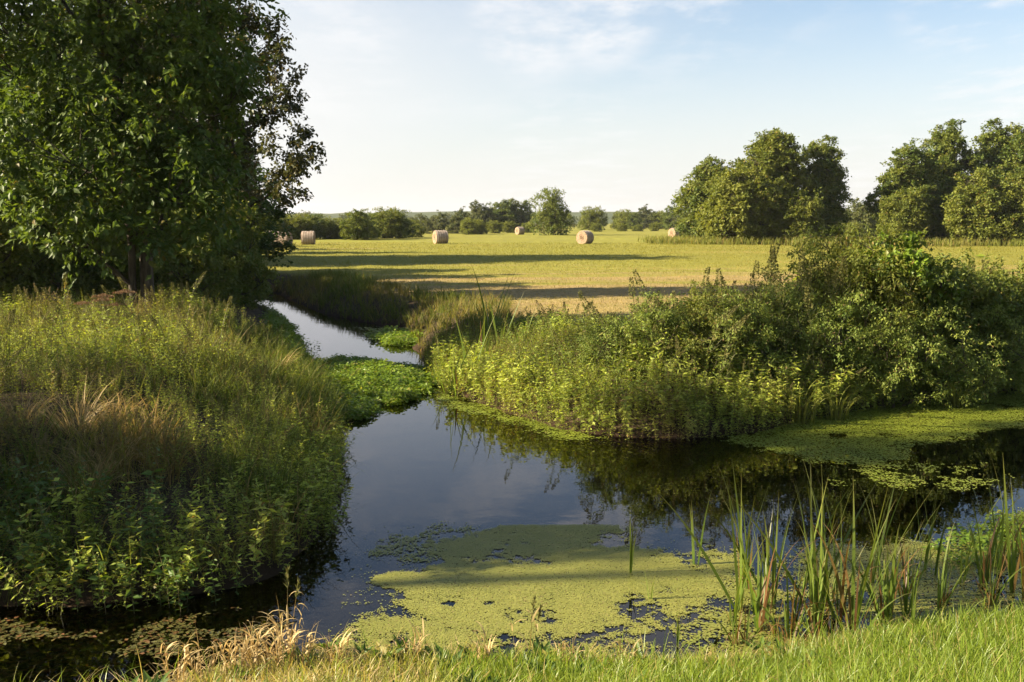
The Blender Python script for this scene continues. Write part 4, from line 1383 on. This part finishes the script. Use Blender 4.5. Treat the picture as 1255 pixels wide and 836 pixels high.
def dry_reed(plume=False, n=5, h=.55):
    g = G()
    a = U(0, 6.28, n)
    P = g.blades(np.stack([np.cos(a) * .05, np.sin(a) * .05, np.zeros(n)], 1), h * U(.7, 1.1, n), .008, a, np.abs(rng.normal(0, .12, n)), U(.0, .4, n), 8, 0, U(0, .8, n), 0.1, power=2)
    for i in range(n):
        for k in range(3):
            q = P[i, int(U(2, 7))]
            g.blades([q], U(.12, .26), .016, U(0, 6.28), U(.2, .7), U(1, 2.8), 6, 0, U(.2, 1), U(.2, 1), power=1.4)
    if plume:
        tip = P[:, -1]
        for i in range(min(2, n)):
            m_ = 36
            f = rng.random(m_)
            O = tip[i] + (P[i, -1] - P[i, -3])[None] * (f[:, None] * .9 - .5)
            g.leaves(O, norm(P[i, -1] - P[i, -3])[None] + rng.normal(0, .3, (m_, 3)), rand_dirs(m_), .008, .05, 1, U(0, 1, m_))
    return g


dr = [dry_reed(True, 5, .62).mesh('dry_reed', ['straw', 'seed']), dry_reed(False, 7, .42).mesh('dry_reed', ['straw', 'seed']), dry_reed(True, 3, .55).mesh('dry_reed', ['straw', 'seed']), dry_reed(False, 9, .34).mesh('dry_reed', ['straw', 'seed'])]
for i, (u, v, j, s, lab) in enumerate([(352, 812, 0, 1.0, 'tallest tuft of dry bent reed stalks on the near bank'), (330, 815, 1, 1.0, None), (305, 820, 1, .9, None), (318, 830, 3, 1.1, None), (368, 822, 1, .95, None), (345, 830, 3, 1.1, None), (290, 832, 3, 1, None),
                                       (640, 815, 2, .95, 'dry grass stalk with a brown plume in front of the duckweed'), (590, 822, 3, .8, None), (700, 826, 3, .8, None), (415, 825, 3, .9, None), (505, 815, 3, .8, None), (770, 820, 3, .75, None), (250, 836, 1, .9, None), (215, 838, 1, 1.0, None)]):
    x, y = at(u, v, .06)
    o = bpy.data.objects.new('dry_reed', dr[j])
    COL.objects.link(o)
    o.location = (x, y, gz(x, y) - .02)
    o.rotation_euler = (0, 0, i * 1.9)
    o.scale = (s, s, s)
    tag(o, lab or 'low tuft of dry straw-coloured stalks on the near grassy bank', 'dry grass', 'dry tufts on the near bank')

# ------------------------------------------------------------------ near lawn
n = 150000
xx, yy = U(-3.6, 6.5, n), U(3.6, 8.1, n)
sd, gi, _ = water_sd(xx, yy)
lush = np.clip((xx + .1) / 2.2, 0, 1)
q = (gi == 0) & (sd > -.03) & (rng.random(n) < .45 + .55 * lush) & (sd < 2.6)
xx, yy, sd, lush = xx[q], yy[q], sd[q], lush[q]
n = len(xx)
g = G()
edge = np.clip(sd / .4, .45, 1)
pt = fbm(xx, yy, 1.6, 3, 77)
dry = np.clip((fbm(xx, yy, 1.1, 3, 19) - .40 - .28 * lush) * 3.0, 0, 1)
hh = U(.08, .24, n) * edge * (1 + .3 * lush) * (1 - .45 * dry) * (.6 + .8 * pt)
g.blades(np.stack([xx, yy, ground(xx, yy) - .01], 1), hh, U(.004, .010, n), U(0, 6.28, n), np.abs(rng.normal(0, .28, n)), U(.1, 1.5, n), 4, 0, np.clip(.2 + .75 * pt + rng.normal(0, .18, n), 0, 1),
         np.clip(dry * U(.4, 1.2, n) + (rng.random(n) < .07) * U(.4, 1, n), 0, 1))
# some long blades
k = rng.random(n) < .05
g.blades(np.stack([xx[k], yy[k], ground(xx[k], yy[k])], 1), U(.16, .34, k.sum()), U(.004, .009, k.sum()), U(0, 6.28, k.sum()), np.abs(rng.normal(0, .3, k.sum())), U(.3, 1.9, k.sum()), 6, 0, U(.3, 1, k.sum()), (rng.random(k.sum()) < .3) * U(.4, 1, k.sum()))
tag(g.build('lawn_grass', ['grass']), 'bright green grass on the near bank along the bottom', 'grass', kind='stuff')
g = G()
cx_, cy_ = U(-2.6, 5.5, 420), U(4.6, 7.6, 420)
csd, cgi, _ = water_sd(cx_, cy_)
q = (cgi == 0) & (csd > .08) & (fbm(cx_, cy_, 1.0, 3, 97) > .48)
cx_, cy_ = cx_[q], cy_[q]
for j in range(3):
    k = 12
    a = np.arange(k) * 2.4 + U(-.3, .3, k)
    L = U(.10, .20, k)
    pr = G()
    pr.leaves(np.zeros((k, 3)) + [0, 0, .02], np.stack([np.cos(a), np.sin(a), U(.3, 1.1, k)], 1), np.array([0, 0, 1.]) + rng.normal(0, .2, (k, 3)), L * .34, L, 0, U(0, .8, k), (rng.random(k) < .15) * .8, LEAF5, LEAF5F)
    w_ = np.arange(len(cx_)) % 3 == j
    g.stamp(pr.arrays(), np.stack([cx_[w_], cy_[w_], ground(cx_[w_], cy_[w_])], 1), U(.5, 1.2, w_.sum()), U(-.2, .2, w_.sum()), .15)
tag(g.build('lawn_weeds', ['mint_leaf']), 'broad-leaved weeds scattered in the near bank grass', 'weeds', kind='stuff')
# flattened dead straw
n = 9000
xx, yy = U(-3, 3.2, n), U(4.5, 7.4, n)
sd, gi, _ = water_sd(xx, yy)
q = (gi == 0) & (sd > -.02) & (fbm(xx, yy, 1.1, 3, 19) > .45)
xx, yy = xx[q], yy[q]
n = len(xx)
g = G()
g.blades(np.stack([xx, yy, ground(xx, yy) + U(.0, .03, n)], 1), U(.08, .26, n), U(.004, .009, n), U(0, 6.28, n), U(1.1, 1.5, n), U(-.2, .5, n), 4, 0, U(0, 1, n), U(0, 1, n))
tag(g.build('dead_straw', ['straw']), 'flattened dead straw lying in the near bank grass', 'straw', kind='stuff')

# ------------------------------------------------------------------ floating and water plants


def in_poly(px, py, poly):
    poly = np.array(poly, float)
    A, B = poly, np.roll(poly, -1, 0)
    c = (A[:, 1] > py[:, None]) != (B[:, 1] > py[:, None])
    xi = A[:, 0] + (py[:, None] - A[:, 1]) / np.where(B[:, 1] == A[:, 1], 1e-9, B[:, 1] - A[:, 1]) * (B[:, 0] - A[:, 0])
    return (c & (px[:, None] < xi)).sum(1) % 2 == 1


def poly_dist(px, py, poly):
    A = np.array(poly, float)
    B = np.roll(A, -1, 0)
    P = np.stack([px, py], 1)
    AB = B - A
    out_ = np.full(len(px), 1e9)
    for a, ab in zip(A, AB):
        t_ = np.clip(((P - a) * ab).sum(1) / (ab ** 2).sum(), 0, 1)
        out_ = np.minimum(out_, np.linalg.norm(P - a - t_[:, None] * ab, axis=1))
    return np.where(in_poly(px, py, poly), out_, -out_)


def float_mat(name, label, outline, n, size, mat, thr=.36, ragged=.35, nscale=2.0, seed=1, dark_rate=.04, lift=.004, openness=lambda x, y: 0):
    poly = [at(u, v) for u, v in outline]
    a = np.array(poly)
    lo, hi = a.min(0) - .3, a.max(0) + .3
    x, y = U(lo[0], hi[0], n), U(lo[1], hi[1], n)
    d = poly_dist(x, y, poly)
    f = fbm(x, y, nscale, 5, seed)
    f2 = fbm(x, y, nscale * 3.1, 4, seed + 7)
    f3 = fbm(x, y, nscale * 9, 3, seed + 3) - .5 + rng.normal(0, .16, n)
    k = (d / ragged + (f - .5) * 3.2 + f3 * 1.2 > -.1) & (f * .6 + f2 * .4 + f3 * .22 > thr + openness(x, y) - np.clip(d / ragged, 0, 1) * .05)
    k |= (rng.random(n) < .006) & (d > -.5) & (f2 > .42)
    sdw, _, _ = water_sd(x, y)
    k &= sdw < .12
    x, y, f, f2 = x[k], y[k], f[k], f2[k]
    n = len(x)
    g = G()
    a = U(0, 6.28, n)
    Yd = np.stack([np.cos(a), np.sin(a), rng.normal(0, .03, n)], 1)
    N = np.array([0, 0, 1.]) + rng.normal(0, .05, (n, 3))
    s = size * U(.55, 1.35, n)
    z = lift + rng.random(n) * .005 + np.clip(f - .55, 0, 1) * .015
    g.leaves(np.stack([x, y, z], 1), Yd, N, s, s * U(.7, 1.1, n), 0, np.clip(.1 + .5 * f2 + .6 * (fbm(x, y, .9, 4, seed + 31) - .25) + rng.normal(0, .14, n), 0, 1), (rng.random(n) < dark_rate + .3 * np.clip(fbm(x, y, 1.7, 4, seed + 51) - .56, 0, 1)) * U(.3, 1, n), DISC, DISCF)
    return tag(g.build(name, [mat]), label, 'duckweed', kind='stuff')


float_mat('duckweed', 'yellow-green duckweed mat in the middle of the near water', [(462, 735), (480, 705), (530, 672), (600, 656), (700, 655), (800, 664), (880, 690), (880, 730), (830, 755), (820, 790), (760, 775), (690, 790), (560, 792), (470, 796), (455, 776), (482, 756)], 330000, .0135, 'duck', .41, .5, 1.9, 1, openness=lambda x, y: np.clip((8.55 - y) / 1.1, 0, 1) * .085)
float_mat('duckweed', 'shaded duckweed mat behind the reeds on the right', [(905, 720), (960, 690), (1060, 672), (1150, 655), (1260, 628), (1300, 640), (1300, 760), (1100, 775), (960, 770)], 170000, .016, 'duck', .43, .35, 1.6, 3)
float_mat('duckweed', 'duckweed carpet along the shaded right bank', [(905, 538), (980, 520), (1100, 494), (1180, 486), (1262, 474), (1275, 508), (1200, 530), (1110, 545), (1070, 568), (990, 562), (930, 552)], 170000, .024, 'duck_dark', .36, .35, 1.2, 5)
float_mat('duckweed', 'narrow duckweed fringe below the sunlit right bank weeds', [(535, 480), (560, 482), (600, 500), (690, 528), (740, 536), (700, 538), (640, 520), (580, 508), (540, 492)], 22000, .034, 'duck_dark', .36, .3, 1.4, 9)
float_mat('duckweed', 'thin floating scum line in the dark right water', [(1040, 585), (1090, 575), (1190, 572), (1200, 582), (1120, 592), (1050, 595)], 7000, .026, 'duck_dark', .56, .5, 2.8, 12)
float_mat('duckweed', 'loose duckweed scraps drifting left of the near mat', [(480, 660), (520, 650), (560, 652), (540, 662), (500, 690), (470, 705)], 9000, .022, 'duck', .55, .3, 2.6, 14)
float_mat('duckweed', 'duckweed streak in the bright upper channel', [(440, 402), (490, 400), (500, 415), (455, 412)], 6000, .04, 'duck_dark', .48, .4, 1.4, 15)
float_mat('duckweed', 'dull weed scraps among the near reeds', [(860, 745), (910, 740), (960, 800), (900, 812), (840, 800)], 12000, .022, 'duck', .5, .3, 2.6, 16)

# watercress bed: rosettes heaped up over the water
ros = []
for _ in range(4):
    g = G()
    k = 16
    a = U(0, 6.28, k)
    el = U(.1, 1.2, k)
    L = U(.03, .12, k)
    O = np.stack([np.cos(a) * np.cos(el) * L, np.sin(a) * np.cos(el) * L, np.sin(el) * L * 1.2], 1)
    g.leaves(O, np.stack([np.cos(a), np.sin(a), U(-.3, .3, k)], 1), np.array([0, 0, 1.]) + rng.normal(0, .35, (k, 3)), .045 * U(.7, 1.2, k), .055 * U(.7, 1.2, k), 0, U(.2, 1, k), (rng.random(k) < .05) * .8, LEAF5, LEAF5F)
    ros.append(g.arrays())


def cress(label, outline, n, hmax, seed, name='watercress', sc=1.0):
    poly = [at(u, v) for u, v in outline]
    a = np.array(poly)
    lo, hi = a.min(0) - .2, a.max(0) + .2
    x, y = U(lo[0], hi[0], n), U(lo[1], hi[1], n)
    d = poly_dist(x, y, poly) + (fbm(x, y, 2.0, 3, seed) - .5) * .9
    k = d > 0
    x, y, d = x[k], y[k], d[k]
    f = fbm(x, y, 1.5, 3, seed + 3)
    z = np.clip(d * 1.2, 0, 1) * hmax * (.35 + 1.0 * f) * rng.random(len(x)) ** .5
    z = np.maximum(z, .0) + np.maximum(ground(x, y), 0)
    g = G()
    for j in range(4):
        q = np.arange(len(x)) % 4 == j
        g.stamp(ros[j], np.stack([x[q], y[q], z[q]], 1), U(.7, 1.25, q.sum()) * sc, (f[q] - .5) * 1.1, .4)
    return tag(g.build(name, ['cress_leaf']), label, 'water plants', kind='stuff')


cress('bright green watercress bed reaching into the pool from the left bank', [(372, 452), (420, 446), (470, 448), (515, 455), (528, 466), (515, 484), (470, 497), (440, 514), (415, 518), (395, 500), (372, 480)], 6500, .26, 5)
cress('low green creeping plants at the water edge of the upper channel', [(330, 384), (365, 408), (380, 446), (372, 470), (340, 440), (330, 410)], 5000, .5, 8, sc=1.2)
cress('small clump of green water plants in the bright upper channel', [(452, 412), (480, 406), (505, 412), (508, 424), (480, 424)], 900, .22, 14, sc=1.3)
cress('leafy water plants in the shaded right corner among the duckweed', [(1150, 650), (1200, 640), (1290, 636), (1290, 700), (1200, 690), (1160, 680)], 420, .14, 18, sc=.8)

# floating pondweed leaves, lower left, and sunken brown leaves
def leaf_litter(name, label, outline, n, size, mat, z0, seed, thr):
    poly = [at(u, v) for u, v in outline]
    a = np.array(poly)
    x, y = U(a[:, 0].min(), a[:, 0].max(), n), U(a[:, 1].min(), a[:, 1].max(), n)
    k = (poly_dist(x, y, poly) + (fbm(x, y, 2.2, 3, seed) - .5) * .5 > 0) & (fbm(x, y, 3.0, 3, seed + 4) > thr) & (water_sd(x, y)[0] < -.02)
    x, y = x[k], y[k]
    n = len(x)
    b_ = U(0, 6.28, n)
    g = G()
    s = size * U(.5, 1.3, n)
    zb = z0 + rng.random(n) * .006 if z0 > 0 else np.maximum(z0 * U(.5, 1.5, n), ground(x, y) + .01)
    g.leaves(np.stack([x, y, zb], 1), np.stack([np.cos(b_), np.sin(b_), rng.normal(0, .05, n)], 1), np.array([0, 0, 1.]) + rng.normal(0, .10, (n, 3)), s * .6, s, 0, U(0, 1, n), (rng.random(n) < .3) * U(.2, 1, n), LEAF5 * np.array([1, 1, .3], np.float32), LEAF5F)
    return tag(g.build(name, [mat]), label, 'floating leaves', kind='stuff')


leaf_litter('pondweed', 'brownish floating pondweed leaves in the lower left water', [(-20, 765), (100, 770), (200, 752), (300, 745), (345, 775), (300, 812), (200, 836), (-20, 840)], 5200, .045, 'float_leaf', .004, 4, .53)
leaf_litter('sunken_leaves', 'brown dead leaves lying under the shallow near water', [(380, 790), (390, 720), (450, 690), (500, 690), (470, 760), (480, 795)], 1600, .06, 'sunk_leaf', -.06, 7, .3)
leaf_litter('sunken_leaves', 'reddish-brown dead leaves in the shallows below the duckweed', [(690, 800), (740, 765), (830, 770), (900, 800), (900, 815), (700, 815)], 1800, .06, 'sunk_leaf', -.03, 9, .3)
leaf_litter('sunken_leaves', 'brown leaves on the shaded bed of the lower left water', [(-20, 750), (300, 740), (400, 690), (330, 812), (-20, 840)], 3000, .07, 'sunk_leaf', -.10, 11, .3)

leaf_litter('sunken_weed', 'dark green weed just under the surface of the shaded right water', [(880, 580), (960, 566), (1070, 572), (1090, 600), (1030, 628), (930, 625), (880, 605)], 5200, .06, 'mint_leaf', -.02, 27, .36)

# ------------------------------------------------------------------ hazy air
m, t = new_mat('hazy_air')
out = nd(t, 'ShaderNodeOutputMaterial')
pv = nd(t, 'ShaderNodeVolumePrincipled')
pv.inputs['Color'].default_value = (.95, .96, 1, 1)
pv.inputs['Density'].default_value = 0.00012
pv.inputs['Anisotropy'].default_value = .3
ln(t, pv.outputs[0], out.inputs['Volume'])
g = G()
x0, x1, y0, y1, z0, z1 = -2650, 2650, -110, 3400, -6, 60
g.add([(x, y, z) for z in (z0, z1) for x, y in ((x0, y0), (x1, y0), (x1, y1), (x0, y1))], [(0, 2, 1), (0, 3, 2), (4, 5, 6), (4, 6, 7), (0, 1, 5), (0, 5, 4), (1, 2, 6), (1, 6, 5), (2, 3, 7), (2, 7, 6), (3, 0, 4), (3, 4, 7)], 0, np.zeros((8, 3)))
tag(g.build('haze', [m]), 'thin hazy evening air over the meadow', 'haze', kind='stuff')
